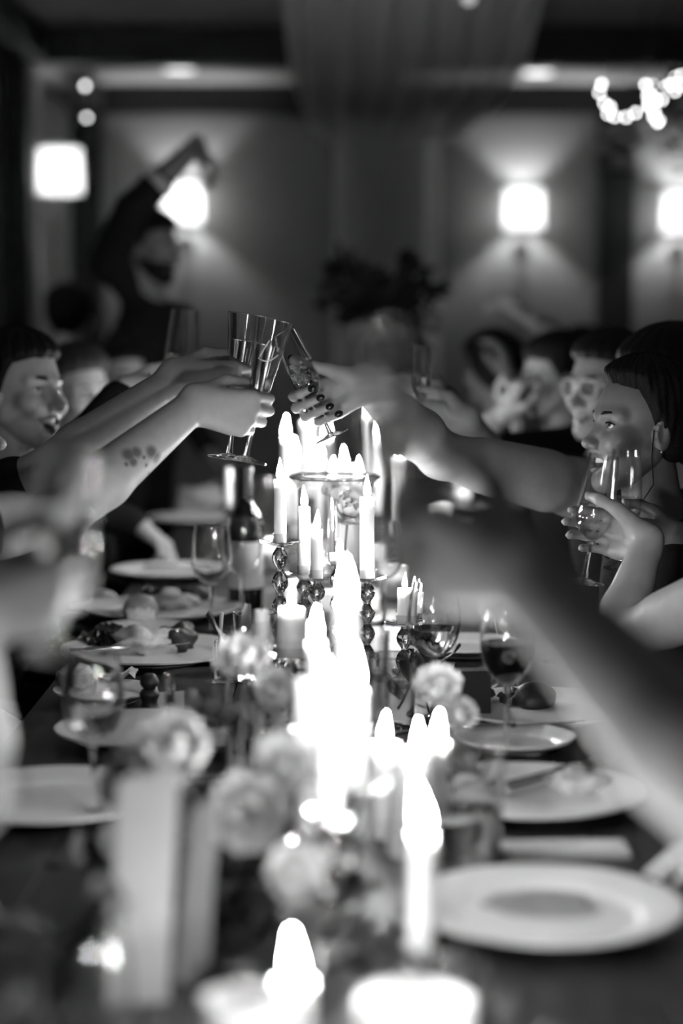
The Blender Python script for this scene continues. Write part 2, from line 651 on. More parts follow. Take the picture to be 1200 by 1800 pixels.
class Field:
    def __init__(self, h):
        self.h = h
        self.ops = []

    def cap(self, a, b, ra, rb=None, k=0.012):
        rb = ra if rb is None else rb
        a = np.array(a, dtype=np.float32)
        b = np.array(b, dtype=np.float32)
        m = max(ra, rb)
        self.ops.append(('c', (a, b, ra, rb), k, np.minimum(a, b) - m, np.maximum(a, b) + m, 1))

    def ell(self, c, r, R=None, k=0.02, sign=1):
        c = np.array(c, dtype=np.float32)
        m = max(r)
        self.ops.append(('e', (c, r, R), k, c - m, c + m, sign))

    def cut(self, a, b, ra, rb=None, k=0.01):
        self.cap(a, b, ra, rb, k)
        self.ops[-1] = self.ops[-1][:5] + (-1,)

    def mesh(self):
        h = self.h
        lo = np.min([o[3] for o in self.ops if o[5] > 0], axis=0) - 4 * h
        hi = np.max([o[4] for o in self.ops if o[5] > 0], axis=0) + 4 * h
        n = np.ceil((hi - lo) / h).astype(int) + 1
        A = np.full(n, 1.0, dtype=np.float32)
        for kind, args, k, a, b, sign in self.ops:
            mg = k + 3 * h
            i0 = np.clip(np.floor((a - mg - lo) / h).astype(int), 0, n)
            i1 = np.clip(np.ceil((b + mg - lo) / h).astype(int) + 1, 0, n)
            if (i1 <= i0).any():
                continue
            ax = [lo[j] + h * np.arange(i0[j], i1[j], dtype=np.float32) for j in range(3)]
            P = np.stack(np.meshgrid(*ax, indexing='ij'), -1).astype(np.float32)
            d = d_capsule(P, *args) if kind == 'c' else d_ellipsoid(P, *args)
            sl = tuple(slice(i0[j], i1[j]) for j in range(3))
            A[sl] = smin(A[sl], d, k) if sign > 0 else smax(A[sl], -d, k)
        return surface_nets(A, lo, h)


def surface_nets(A, lo, h):
    s = A < 0
    c = np.zeros(tuple(np.array(A.shape) - 1), dtype=np.int8)
    for dx in (0, 1):
        for dy in (0, 1):
            for dz in (0, 1):
                c += s[dx:A.shape[0] - 1 + dx, dy:A.shape[1] - 1 + dy, dz:A.shape[2] - 1 + dz]
    act = np.argwhere((c > 0) & (c < 8))
    idx = np.full(c.shape, -1, dtype=np.int32)
    idx[act[:, 0], act[:, 1], act[:, 2]] = np.arange(len(act))
    corners = [(x, y, z) for x in (0, 1) for y in (0, 1) for z in (0, 1)]
    vals = {k: A[act[:, 0] + k[0], act[:, 1] + k[1], act[:, 2] + k[2]] for k in corners}
    acc = np.zeros((len(act), 3), dtype=np.float64)
    cnt = np.zeros(len(act))
    for a in corners:
        for ax in range(3):
            if a[ax] == 0:
                b = list(a)
                b[ax] = 1
                b = tuple(b)
                va, vb = vals[a], vals[b]
                cr = (va < 0) != (vb < 0)
                t = np.where(cr, va / np.where(va == vb, 1, va - vb), 0)
                p = np.array(a, dtype=np.float64)[None, :].repeat(len(act), 0)
                p[:, ax] += t
                acc[cr] += p[cr]
                cnt[cr] += 1
    verts = lo + h * (act + acc / np.maximum(cnt, 1)[:, None])
    quads = []
    for ax in range(3):
        o1, o2 = [(1, 2), (2, 0), (0, 1)][ax]
        s0 = [slice(None)] * 3
        s1 = [slice(None)] * 3
        s0[ax] = slice(0, -1)
        s1[ax] = slice(1, None)
        a, b = s[tuple(s0)], s[tuple(s1)]
        e = np.argwhere(a != b)
        ok = (e[:, o1] > 0) & (e[:, o2] > 0) & (e[:, o1] < A.shape[o1] - 1) & (e[:, o2] < A.shape[o2] - 1)
        e = e[ok]
        inside = a[e[:, 0], e[:, 1], e[:, 2]]

        def g(d1, d2):
            q = e.copy()
            q[:, o1] -= d1
            q[:, o2] -= d2
            return idx[q[:, 0], q[:, 1], q[:, 2]]
        q = np.stack([g(1, 1), g(0, 1), g(0, 0), g(1, 0)], 1)
        q[~inside] = q[~inside][:, ::-1]
        quads.append(q)
    return verts, np.concatenate(quads)


# ------------------------------------------------------------------ heads
def head_fields(P, o):
    """returns (skin distance, lips distance, mouth cavity distance) in head space: +y is the face, z up, eyes at z = 0"""
    fem = o.get('female', False)
    mo = o.get('mouth', 0.3)             # 0 closed .. 1 laughing
    X = P.copy()
    X[:, 0] = np.abs(X[:, 0])            # symmetric
    jw = 0.90 if fem else 1.0
    jd = 0.010 * mo                      # jaw drops
    d = d_ellipsoid(X, (0, -0.015, 0.035), (0.074, 0.094, 0.080))
    d = smin(d, d_ellipsoid(X, (0, 0.020, -0.030), (0.057, 0.066, 0.082)), 0.03)
    d = smin(d, d_capsule(X, (0.050 * jw, -0.004, -0.048), (0.020 * jw, 0.058, -0.094 - jd), 0.019, 0.016), 0.03)
    d = smin(d, d_ellipsoid(X, (0, 0.064, -0.098 - jd), (0.019 * jw, 0.019, 0.018)), 0.022)
    d = smin(d, d_capsule(X, (0.010, 0.076, 0.020), (0.046, 0.058, 0.022), 0.008 if fem else 0.011, 0.008), 0.016)
    d = smin(d, d_ellipsoid(X, (0.044, 0.054, -0.022), (0.021, 0.021, 0.018)), 0.022)
    # smile lifts the cheeks
    d = smin(d, d_ellipsoid(X, (0.036, 0.066, -0.034), (0.014 + 0.004 * mo, 0.014, 0.014)), 0.02)
    ns = 0.9 if fem else 1.06
    d = smin(d, d_capsule(X, (0, 0.075, 0.010), (0, 0.075 + 0.026 * ns, -0.030), 0.0075, 0.009 * ns), 0.012)
    d = smin(d, d_ellipsoid(X, (0, 0.076 + 0.027 * ns, -0.0335), (0.011, 0.0115, 0.0095)), 0.008)
    d = smin(d, d_ellipsoid(X, (0.0115, 0.089, -0.037), (0.0075, 0.010, 0.0075)), 0.006)
    d = smax(d, -d_ellipsoid(X, (0.0065, 0.094, -0.0455), (0.0035, 0.006, 0.0035)), 0.003)
    # eyes: sockets, lids, opening
    d = smax(d, -d_ellipsoid(X, (0.031, 0.0855, 0.003), (0.017, 0.014, 0.011)), 0.014)
    lid = d_ellipsoid(X, (0.031, 0.0615, 0.003), (0.0150, 0.0142, 0.0140))
    d = smin(d, lid, 0.004)
    op = o.get('eye_open', 1.0)
    d = smax(d, -d_ellipsoid(X, (0.031, 0.078, 0.0025), (0.0136, 0.013, 0.0056 * op)), 0.0015)
    # lips
    w = 0.023 + 0.008 * mo
    zc = -0.065
    up = 0.004 * mo
    cor = (w, 0.0735 - 0.002 * mo, zc + 0.009 * mo)
    lu = d_capsule(X, cor, (0, 0.0865, zc + 0.0045 + up), 0.0030, 0.0052)
    ll = d_capsule(X, cor, (0, 0.0845, zc - 0.0055 - 0.014 * mo), 0.0030, 0.0062)
    lips = np.minimum(lu, ll)
    d = smin(d, lips, 0.005)
    cav = d_ellipsoid(X - np.array([0, 0, 1.0]) * (6.0 * mo * X[:, :1] ** 2), (0, 0.084, zc - 0.004 * mo), (w * 0.88, 0.024, 0.0012 + 0.0105 * mo))
    d = smax(d, -cav, 0.0015)
    # ears
    a = 0.35
    R = np.array([[math.cos(a), -math.sin(a), 0], [math.sin(a), math.cos(a), 0], [0, 0, 1]]).T
    ear = d_ellipsoid(X, (0.077, -0.016, -0.008), (0.008, 0.018, 0.031), R)
    ear = smax(ear, -d_ellipsoid(X, (0.085, -0.010, -0.005), (0.006, 0.010, 0.018), R), 0.004)
    d = smin(d, ear, 0.006)
    if o.get('beard'):
        d = d - 0.004 * np.clip((-0.035 - P[:, 2]) / 0.02, 0, 1) * np.clip((P[:, 1] + 0.0) / 0.02, 0, 1)
    return d, lips, cav


def dirs(na, ne):
    t = np.linspace(0, 2 * np.pi, na, endpoint=False)
    az = t - 0.55 * np.sin(t)                 # 0 = the face, denser there
    el = np.linspace(-0.5 * np.pi, 0.5 * np.pi, ne)
    A, E = np.meshgrid(az, el, indexing='xy')
    D = np.stack([np.sin(A) * np.cos(E), np.cos(A) * np.cos(E), np.sin(E)], -1).reshape(-1, 3)
    q = []
    ii = np.arange(na)
    for e in range(ne - 1):
        q.append(np.stack([e * na + ii, e * na + (ii + 1) % na, (e + 1) * na + (ii + 1) % na, (e + 1) * na + ii], 1))
    return D, np.concatenate(q)[:, ::-1]


def march(fn, D, c0, r0=0.24, it=60, k=0.6):
    r = np.full(len(D), r0)
    for _ in range(it):
        d = fn(c0 + D * r[:, None])
        r = np.maximum(r - d * k, 0.015)
    return c0 + D * r[:, None]


HAIR_Y = [-0.12, -0.07, -0.03, 0.00, 0.03, 0.06, 0.085, 0.12]
HAIR_Z = [-0.085, -0.080, -0.050, -0.006, 0.056, 0.067, 0.070, 0.072]


def hair_mesh(o, na, ne):
    D, q = dirs(na, ne)
    c0 = np.array([0, -0.012, 0.02])
    t = o.get('hair_t', 0.010)
    shift = o.get('hairline', 0.0)
    rs = np.random.default_rng(o.get('seed', 1))
    ph = rs.uniform(0, 6, 8)

    def base(P):
        X = P.copy()
        X[:, 0] = np.abs(X[:, 0])
        d = d_ellipsoid(X, (0, -0.015, 0.035), (0.074, 0.094, 0.080))
        d = smin(d, d_ellipsoid(X, (0, 0.020, -0.030), (0.057, 0.066, 0.082)), 0.03)
        zl = np.interp(P[:, 1], HAIR_Y, HAIR_Z) + shift + 0.0008 * np.sin(P[:, 0] * 190 + ph[0])
        m = np.clip((P[:, 2] - zl) / o.get('ramp', 0.02) + o.get('off', 0.35), 0, 1)
        m = m * m * (3 - 2 * m)
        az = np.arctan2(P[:, 0], P[:, 1])
        lock = 0.0012 * np.sin(az * 17 + 30 * P[:, 2] + ph[1]) + 0.0010 * np.sin(az * 37 - 50 * P[:, 2] + ph[2])
        top = np.clip((P[:, 2] - 0.05) / 0.05, 0, 1) * o.get('hair_top', 0.014)
        d = d - ((t + top + lock) * m - 0.008 * (1 - m))
        for c, rr in o.get('hair_extra', []):
            d = smin(d, d_ellipsoid(P, c, rr), 0.02)
        return d
    return march(base, D, c0), q


def head_matrix(pos, face, roll=0.0, scale=1.0):
    f = V(face).normalized()
    x = f.cross(V((0, 0, 1))).normalized()
    u = x.cross(f).normalized()
    if roll:
        Rm = Matrix.Rotation(roll, 3, f)
        x, u = Rm @ x, Rm @ u
    m = Matrix((x, f, u)).transposed().to_4x4()
    for i in range(3):
        for j in range(3):
            m[i][j] *= scale
    m.translation = pos
    return m


def xf(m, pts):
    a = np.array(m)
    return np.asarray(pts) @ a[:3, :3].T + a[:3, 3]


# ------------------------------------------------------------------ hands
FINGERS = [(0.030, 0.090, 1.0), (0.010, 0.094, 1.10), (-0.010, 0.090, 1.03), (-0.028, 0.081, 0.82)]
POSES = {
    'stem': dict(flex=[(42, 88, 42), (46, 88, 42), (50, 88, 42), (54, 86, 42)], thumb=[(0.022, 0.018, -0.012), (0.044, 0.046, -0.030), (0.046, 0.078, -0.044), (0.036, 0.100, -0.046)]),
    'bowl': dict(flex=[(22, 55, 32), (26, 58, 32), (30, 60, 32), (36, 60, 34)], thumb=[(0.022, 0.018, -0.012), (0.048, 0.046, -0.036), (0.058, 0.076, -0.050), (0.060, 0.104, -0.050)]),
    'thumb_up': dict(flex=[(40, 80, 40), (46, 86, 42), (50, 88, 42), (54, 86, 42)], thumb=[(0.022, 0.018, -0.012), (0.048, 0.048, -0.026), (0.070, 0.078, -0.034), (0.088, 0.096, -0.036)]),
    'rest': dict(flex=[(14, 22, 14), (12, 24, 14), (14, 26, 16), (16, 28, 16)], thumb=[(0.022, 0.018, -0.010), (0.046, 0.046, -0.016), (0.058, 0.076, -0.022), (0.060, 0.100, -0.026)]),
    'claw': dict(flex=[(30, 35, 20), (34, 38, 22), (36, 40, 22), (38, 40, 24)], thumb=[(0.022, 0.018, -0.012), (0.046, 0.046, -0.026), (0.052, 0.076, -0.040), (0.048, 0.100, -0.050)]),
    'fist': dict(flex=[(70, 95, 55), (72, 95, 55), (74, 95, 55), (76, 95, 55)], thumb=[(0.022, 0.018, -0.012), (0.044, 0.048, -0.034), (0.034, 0.078, -0.050), (0.014, 0.090, -0.054)]),
}
GRIP = (0.0, 0.104, -0.030)          # where a held rod runs, in hand space


def hand_frame(fdir, thumb, dorsal_hint):
    y = V(fdir).normalized()
    x = V(thumb)
    x = (x - y * x.dot(y)).normalized()
    z = x.cross(y)
    if z.dot(V(dorsal_hint)) < 0:
        z = -z
    return x, y, z


def wrist_for_grip(G, fr, s=1.0, grip=GRIP):
    x, y, z = fr
    return V(G) - (x * grip[0] + y * grip[1] + z * grip[2]) * s


def add_hand(fd, wrist, fr, pose, s=1.0):
    x, y, z = fr
    w = V(wrist)

    def L(p):
        return w + (x * p[0] + y * p[1] + z * p[2]) * s
    ps = POSES[pose]
    tips = []
    fd.cap(L((0.013, -0.005, 0)), L((-0.013, -0.005, 0)), 0.020 * s, 0.020 * s, 0.015)
    for (bx, by, ls), fl in zip(FINGERS, ps['flex']):
        fd.cap(L((bx * 0.5, 0.01, 0)), L((bx, by, 0)), 0.0165 * s, 0.0118 * s, 0.012)
    for (bx, by, ls), fl in zip(FINGERS, ps['flex']):
        p = V((bx, by, 0))
        a = 0.0
        sp = bx * 1.2
        r = 0.0098 if ls > 0.9 else 0.0084
        for seg, (ln, f) in enumerate(zip((0.043, 0.027, 0.021), fl)):
            a += math.radians(f)
            dv = V((sp * 0.25, math.cos(a), -math.sin(a))).normalized()
            q = p + dv * ln * ls
            fd.cap(L(p), L(q), r * s, (r - 0.0009) * s, 0.0035)
            r -= 0.0009
            p = q
        nrm = V((0, math.sin(a), math.cos(a)))
        tips.append((L(p + dv * 0.001), (x * dv.x + y * dv.y + z * dv.z).normalized(), (x * nrm.x + y * nrm.y + z * nrm.z).normalized()))
    tp = ps['thumb']
    for i, (ra, rb, k) in enumerate(((0.0175, 0.0128, 0.012), (0.0118, 0.0105, 0.004), (0.0105, 0.0088, 0.004))):
        fd.cap(L(tp[i]), L(tp[i + 1]), ra * s, rb * s, k)
    fd.cap(L((-0.018, 0.015, -0.006)), L((-0.026, 0.060, -0.006)), 0.014 * s, 0.011 * s, 0.012)
    td = (L(tp[3]) - L(tp[2])).normalized()
    nz = (z + x * 0.6)
    nz = (nz - td * nz.dot(td)).normalized()
    tips.append((L(tp[3]), td, nz))
    return tips


# ------------------------------------------------------------------ people
def person(label, head, face, body=(1, 0), female=False, seated=True, arms=(), h=0.007, hd=(72, 60), skin='skin', cloth='black', hair='hair_dark',
           head_opts=None, roll=0.0, hips=None, neckline=0.058, garment='shirt', group=None, sleeve_default=1.0, shrug=0.0, nails=False, hscale=1.0):
    o = dict(head_opts or {})
    o['female'] = female
    sc = (0.95 if female else 1.0) * hscale
    head = V(head)
    hm = head_matrix(head, face, roll, sc)
    b = V((body[0], body[1], 0)).normalized()
    side = V((b.y, -b.x, 0))                       # the person's right
    f = V(face).normalized()
    neck_top = V(hm @ V((0, -0.018, -0.050)))
    nb = head + V((0, 0, -0.190 * sc)) - b * 0.035
    shc = nb + V((0, 0, -0.055 + shrug))
    hipz = 0.53 if seated else 0.92
    if hips is None:
        hips = V((nb.x, nb.y, 0)) - b * (0.12 if seated else 0.02)
    hips = V((hips[0], hips[1], hipz))
    sw = 0.160 if female else 0.185
    arm_s = 0.86 if female else 1.0
    spine = (shc - hips)
    upv = spine.normalized()
    fwd = (b - upv * b.dot(upv)).normalized()
    R = np.array([list(side), list(fwd), list(upv)]).T
    chest = shc + upv * -0.15 + fwd * 0.012
    waist = hips + spine * 0.32

    fd = Field(h)
    fd.cap(neck_top, nb, 0.050 if female else 0.058, 0.054 if female else 0.064, 0.03)
    fd.cap(nb, shc, 0.058 if female else 0.066, 0.07, 0.03)
    shoulders = {}
    for sgn in (1, -1):
        shoulders[sgn] = shc + side * sgn * sw - upv * 0.01
    for a in arms:
        if a.get('shoulder') is not None:
            shoulders[a['side']] = V(a['shoulder'])
    for sgn in (1, -1):
        fd.cap(nb - upv * 0.01, shoulders[sgn], 0.046, 0.050 * arm_s, 0.04)
    fd.ell(chest, (sw * 0.93, 0.112, 0.19), R, 0.05)
    if female:
        for sgn in (1, -1):
            fd.ell(chest + side * sgn * 0.07 + fwd * 0.075 - upv * 0.03, (0.06, 0.055, 0.06), R, 0.03)
    fd.ell(waist, (sw * 0.82, 0.10, 0.18), R, 0.06)
    fd.ell(hips, (0.165, 0.12, 0.13), R, 0.05)

    cl = Field(max(h, 0.0075))
    g = 0.010
    cl.cap(nb - upv * 0.02, shc, 0.070 if female else 0.078, 0.082, 0.03)
    for sgn in (1, -1):
        cl.cap(nb - upv * 0.02, shoulders[sgn], 0.052, 0.050 * arm_s + g, 0.04)
    cl.ell(chest, (sw * 0.93 + g, 0.112 + g, 0.19 + g), R, 0.05)
    if female:
        for sgn in (1, -1):
            cl.ell(chest + side * sgn * 0.07 + fwd * 0.075 - upv * 0.03, (0.06 + g, 0.055 + g, 0.06 + g), R, 0.03)
    cl.ell(waist, (sw * 0.82 + g, 0.10 + g, 0.18 + g), R, 0.06)
    cl.ell(hips, (0.165 + g, 0.12 + g, 0.13 + g), R, 0.05)

    # arms
    given = {a['side']: a for a in arms}
    tips_all = []
    for sgn in (1, -1):
        a = given.get(sgn)
        S = shoulders[sgn]
        if a is None:
            E = S + V((0, 0, -0.27)) + side * sgn * 0.03 - b * 0.03
            W = E + b * 0.20 - side * sgn * 0.07 + V((0, 0, -0.06 if seated else -0.20))
            fr = hand_frame(b + V((0, 0, -0.4)), -side * sgn + V((0, 0, 0.2)), V((0, 0, 1)))
            a = dict(elbow=E, wrist=W, frame=fr, pose='rest', sleeve=sleeve_default)
        E, W, fr = V(a['elbow']), V(a['wrist']), a['frame']
        fs = arm_s * a.get('fat', 1.0)
        fd.cap(S, E, 0.052 * fs, 0.038 * fs, 0.03)
        fd.cap(S + (E - S) * 0.25, S + (E - S) * 0.7, 0.050 * fs, 0.042 * fs, 0.02)
        Pm = E + (W - E) * 0.30
        fd.cap(E, Pm, 0.038 * fs, 0.041 * fs, 0.015)
        fd.cap(Pm, W, 0.041 * fs, 0.0255 * fs, 0.012)
        tips = add_hand(fd, W, fr, a['pose'], a.get('hs', 0.92 if female else 1.0))
        tips_all.append((sgn, tips))
        sl = a.get('sleeve', sleeve_default)
        if sl > 0:
            t = min(sl, 1.0)
            cl.cap(S, S + (E - S) * t, 0.052 * fs + g, (0.052 - 0.014 * t) * fs + g, 0.03)
            if sl > 1:
                t = min(sl - 1.0, 1.0)
                cl.cap(E, E + (W - E) * t, 0.040 * fs + g, (0.041 - 0.010 * t) * fs + g, 0.015)
    bv, bq = fd.mesh()
    # neckline opening
    cl.cut(nb + V((0, 0, 0.03)) + b * 0.02, nb + V((0, 0, 0.20)), neckline, neckline + 0.01, 0.006)
    if female:
        cl.cut(nb + V((0, 0, -0.005)) + b * (neckline * 0.8), nb + V((0, 0, 0.16)) + b * 0.10, neckline * 0.72, neckline, 0.006)
    cv, cq = cl.mesh()

    # head, in the same skin
    D, hq = dirs(*hd)
    c0 = np.array([0, 0.0, -0.008])
    hp = march(lambda P: head_fields(P, o)[0], D, c0)
    _, lips, cav = head_fields(hp, o)
    fc = hp[hq].mean(1)
    _, fl, fcav = head_fields(fc, o)
    mi = np.zeros(len(hq), dtype=np.int32)
    mi[fl < 0.0012] = 1
    mi[(fcav < 0.002)] = 2
    if o.get('beard'):
        mi[(mi == 0) & (fc[:, 2] < -0.042 + 0.35 * np.clip(0.03 - fc[:, 1], 0, 0.08)) & (fc[:, 1] > -0.012) & (np.abs(fc[:, 0]) > -1)] = 3
    hv = xf(hm, hp)
    base = V((hips.x, hips.y, 0))
    bb = np.array(base)
    verts = np.concatenate([bv, hv]) - bb
    quads = np.concatenate([bq, hq + len(bv)])
    me = fast_mesh('person', verts, quads)
    me.materials.append(M[skin])
    me.materials.append(M['lip'])
    me.materials.append(M['mouth'])
    me.materials.append(M[hair or 'hair_dark'])
    full = np.concatenate([np.zeros(len(bq), dtype=np.int32), mi])
    if len(full) == len(me.polygons):
        me.polygons.foreach_set('material_index', full)
    root = link('person', me, None, None, base)
    tag(root, label, 'person', group)

    def part(name, v, q, m_, p=root):
        return link(name, fast_mesh(name, np.asarray(v) - bb, q) if isinstance(q, np.ndarray) else new_mesh(name, [V(x) - base for x in v], q), M[m_], p)
    part(garment, cv, cq, cloth)
    if hair:
        xv, xq = hair_mesh(o, *hd)
        part('hair', xf(hm, xv), xq, hair)
    # eyes, brows, teeth
    for s in (1, -1):
        ev, ef = sphere_data((0.031 * s, 0.0615, 0.003), 0.0124, 18, 12)
        eye = part('eye', [tuple(p) for p in xf(hm, ev)], ef, 'eyewhite')
        gz = V(o.get('gaze', (0, 1, 0))).normalized()
        c = V((0.031 * s, 0.0615, 0.003)) + gz * 0.0085
        iv, jf = sphere_data(c, 0.0054, 12, 8)
        part('iris', [tuple(p) for p in xf(hm, iv)], jf, 'iris', eye)
        bt = 0.0026 if female else 0.0042
        pts = [(0.013 * s, 0.0835, 0.021), (0.025 * s, 0.0815, 0.0255), (0.037 * s, 0.0735, 0.0265), (0.048 * s, 0.0625, 0.021)]
        tv, tf = tube_data(pts, [bt * 0.9, bt * 1.2, bt, bt * 0.4], 7)
        part('eyebrow', [tuple(p) for p in xf(hm, [tuple(q) for q in tv])], tf, hair or 'hair_mid')
        if True:
            pts = [(0.0185 * s, 0.0745, 0.0045), (0.026 * s, 0.0770, 0.0078), (0.036 * s, 0.0755, 0.0078), (0.046 * s, 0.0680, 0.0045)]
            tv, tf = tube_data(pts, [0.0009, 0.0019, 0.0021, 0.0010] if female else [0.0006, 0.0011, 0.0012, 0.0006], 6)
            part('eyelash', [tuple(p) for p in xf(hm, [tuple(q) for q in tv])], tf, 'hair_dark')
    mo = o.get('mouth', 0.3)
    if mo > 0.25:
        w = 0.021 + 0.004 * mo
        zt = -0.0625 + 0.004 * mo
        up_, lo_ = [], []
        for i in range(13):
            t = -1 + 2 * i / 12
            x = w * 0.82 * t
            y = 0.0805 - 0.016 * t * t
            zb = zt - 0.0085 - (0.0006 if i % 2 else 0)
            up_.append((x, y, zt + 0.002))
            lo_.append((x, y + 0.0005, zb + 0.003 * t * t))
        back = [(x, y - 0.004, z) for x, y, z in up_] + [(x, y - 0.004, z) for x, y, z in lo_]
        tv = up_ + lo_ + back
        n_ = 13
        tf = [(i, n_ + i, n_ + i + 1, i + 1) for i in range(12)] + [(2 * n_ + i, 2 * n_ + i + 1, 3 * n_ + i + 1, 3 * n_ + i) for i in range(12)]
        tf += [(n_ + i, 3 * n_ + i, 3 * n_ + i + 1, n_ + i + 1) for i in range(12)]
        part('teeth', [tuple(p) for p in xf(hm, tv)], tf, 'teeth')
    # legs and shoes
    lg = Field(0.012)
    lg.ell(hips, (0.175, 0.13, 0.13), R, 0.05)
    sh = []
    for s in (1, -1):
        hp_ = hips + side * s * 0.09 - V((0, 0, 0.02))
        if seated:
            kn = hp_ + b * 0.40 + side * s * 0.03 + V((0, 0, 0.0))
            an = V((kn.x, kn.y, 0.09)) - b * 0.05
        else:
            kn = hp_ + V((0, 0, -0.42)) + b * 0.01
            an = V((kn.x, kn.y, 0.09)) - b * 0.02
        lg.cap(hp_, kn, 0.085, 0.062, 0.03)
        lg.cap(kn, an, 0.060, 0.048, 0.02)
        sh.append((an, kn))
    lv, lq = lg.mesh()
    part('trousers' if not female else 'skirt', lv, lq, cloth)
    for an, kn in sh:
        so = Field(0.012)
        so.cap(V((an.x, an.y, 0.045)), V((an.x, an.y, 0.042)) + b * 0.17, 0.045, 0.036, 0.02)
        so.cap(V((an.x, an.y, 0.045)), V((an.x, an.y, 0.10)), 0.045, 0.046, 0.02)
        sv, sq = so.mesh()
        part('shoe', sv, sq, 'black')
    if nails:
        for sgn, tips in tips_all:
            if sgn != nails:
                continue
            for p, dv, nz in tips:
                c = p + nz * 0.0048 + dv * 0.0035
                x_ = dv.cross(nz)
                nv, nf = sphere_data((0, 0, 0), 1.0, 10, 7)
                pts = [c + x_ * (a * 0.0058) + dv * (b_ * 0.0078) + nz * (c_ * 0.0035) for a, b_, c_ in nv]
                part('fingernail', pts, nf, 'nail')
    return root, hm, hips, b


CHAIR = {}


def chair(loc, b, label):
    """wooden chair, +y local is the way the sitter faces"""
    r = thing('dining_chair', label, 'chair', (loc[0], loc[1], 0), math.atan2(b[1], b[0]) - math.pi / 2, 'dining chairs')
    if not CHAIR:
        CHAIR['seat'] = new_mesh('seat', *box_data(-0.21, 0.21, -0.20, 0.22, 0.36, 0.395), False)
        CHAIR['leg'] = new_mesh('leg', *box_data(-0.016, 0.016, -0.016, 0.016, 0, 0.36), False)
        CHAIR['post'] = new_mesh('back_post', *tube_data([(0, 0, 0.39), (0, -0.02, 0.6), (0, -0.07, 0.86)], [0.016, 0.016, 0.013], 8))
        CHAIR['slat'] = new_mesh('slat', *box_data(-0.19, 0.19, -0.009, 0.009, -0.03, 0.03), False)
    link('seat', CHAIR['seat'], M['chair'], r)
    for x in (-0.185, 0.185):
        for y in (-0.175, 0.195):
            link('leg', CHAIR['leg'], M['chair'], r, (x, y, 0))
        link('back_post', CHAIR['post'], M['chair'], r, (x, -0.185, 0))
    for z, y in ((0.55, -0.198), (0.68, -0.218), (0.81, -0.243)):
        link('slat', CHAIR['slat'], M['chair'], r, (0, y, z))
    return r

# ------------------------------------------------------------------ the long table
TX0, TX1, TY0, TY1 = -0.50, 0.46, 0.80, 7.7
tb = thing('dining_table', 'long dark wooden banquet table running down the room', 'table', ((TX0 + TX1) / 2, (TY0 + TY1) / 2, 0))
tl = tb.location
npl = 6
for i in range(npl):
    w = (TX1 - TX0) / npl
    x0 = TX0 + i * w - tl.x
    box('plank', x0 + 0.0008, x0 + w - 0.0008, TY0 - tl.y, TY1 - tl.y, TZ - 0.035, TZ, M['table'], tb, 0.002)
for x in (TX0 + 0.06, TX1 - 0.06):
    for y in (TY0 + 0.25, (TY0 + TY1) / 2, TY1 - 0.25):
        box('leg', x - 0.04 - tl.x, x + 0.04 - tl.x, y - 0.04 - tl.y, y + 0.04 - tl.y, 0, TZ - 0.035, M['table'], tb)
for x in (TX0 + 0.06, TX1 - 0.06):
    box('apron', x - 0.012 - tl.x, x + 0.012 - tl.x, TY0 + 0.25 - tl.y, TY1 - 0.25 - tl.y, TZ - 0.13, TZ - 0.035, M['table'], tb)

# ------------------------------------------------------------------ glassware, all local with the foot at z = 0
GL = {}


def wall(outer, t):
    """closed glass wall from an outer profile (bottom to top)"""
    inner = []
    for i, (r, z) in enumerate(outer):
        a = outer[max(i - 1, 0)]
        b = outer[min(i + 1, len(outer) - 1)]
        dx, dz = b[0] - a[0], b[1] - a[1]
        L = math.hypot(dx, dz) or 1
        inner.append((max(r - t * dz / L, 0.0), z + t * dx / L))
    inner[0] = (0.0, outer[0][1] + t * 1.6)
    top = outer[-1]
    rim = [(top[0] - t * 0.5, top[1] + t * 0.45)]
    inner[-1] = (top[0] - t, top[1])
    return outer + rim + inner[::-1], inner


def smooth_prof(pts, n=6):
    """Catmull-Rom through profile points"""
    out = []
    P = [pts[0]] + list(pts) + [pts[-1]]
    for i in range(1, len(P) - 2):
        p0, p1, p2, p3 = P[i - 1], P[i], P[i + 1], P[i + 2]
        for k in range(n):
            t = k / n
            out.append(tuple(0.5 * ((2 * p1[j]) + (-p0[j] + p2[j]) * t + (2 * p0[j] - 5 * p1[j] + 4 * p2[j] - p3[j]) * t * t + (-p0[j] + 3 * p1[j] - 3 * p2[j] + p3[j]) * t ** 3) for j in (0, 1)))
    out.append(tuple(pts[-1]))
    return [(max(r, 0.0), z) for r, z in out]


def def_glass(kind, bowl, stem, foot_r, t=0.0012, level=None, seg=48, straight=False):
    d = {}
    outer = list(bowl) if straight else smooth_prof(bowl)
    if outer[0][0] > 1e-5:
        outer = [(0.0, outer[0][1])] + outer
    prof, inner = wall(outer, t)
    d['bowl'] = lathe('bowl', prof, seg)
    if level:
        zs = [p[1] for p in inner]
        liq = [(max(r - 0.0002, 0), z) for r, z in inner if z < level]
        rl = np.interp(level, [p[1] for p in inner], [p[0] for p in inner]) - 0.0002
        d['liquid'] = lathe('liquid', [(0.0, liq[0][1] + 0.0003)] + liq[1:] + [(rl, level), (0.0, level)], seg)
    if stem:
        zb = outer[0][1]
        d['stem'] = lathe('stem', [(0, 0.008), (0.006, 0.008), (0.0042, 0.022), (stem, 0.04), (stem, zb - 0.012), (0.0058, zb - 0.001), (0.0, zb - 0.0005)], 20)
        fr = [(0, 0), (foot_r * 0.98, 0), (foot_r, 0.0012), (foot_r * 0.98, 0.0022), (foot_r * 0.5, 0.0045), (0.010, 0.0075), (0.0, 0.0085)]
        d['foot'] = lathe('foot', fr, seg)
    GL[kind] = d
    d['height'] = outer[-1][1]


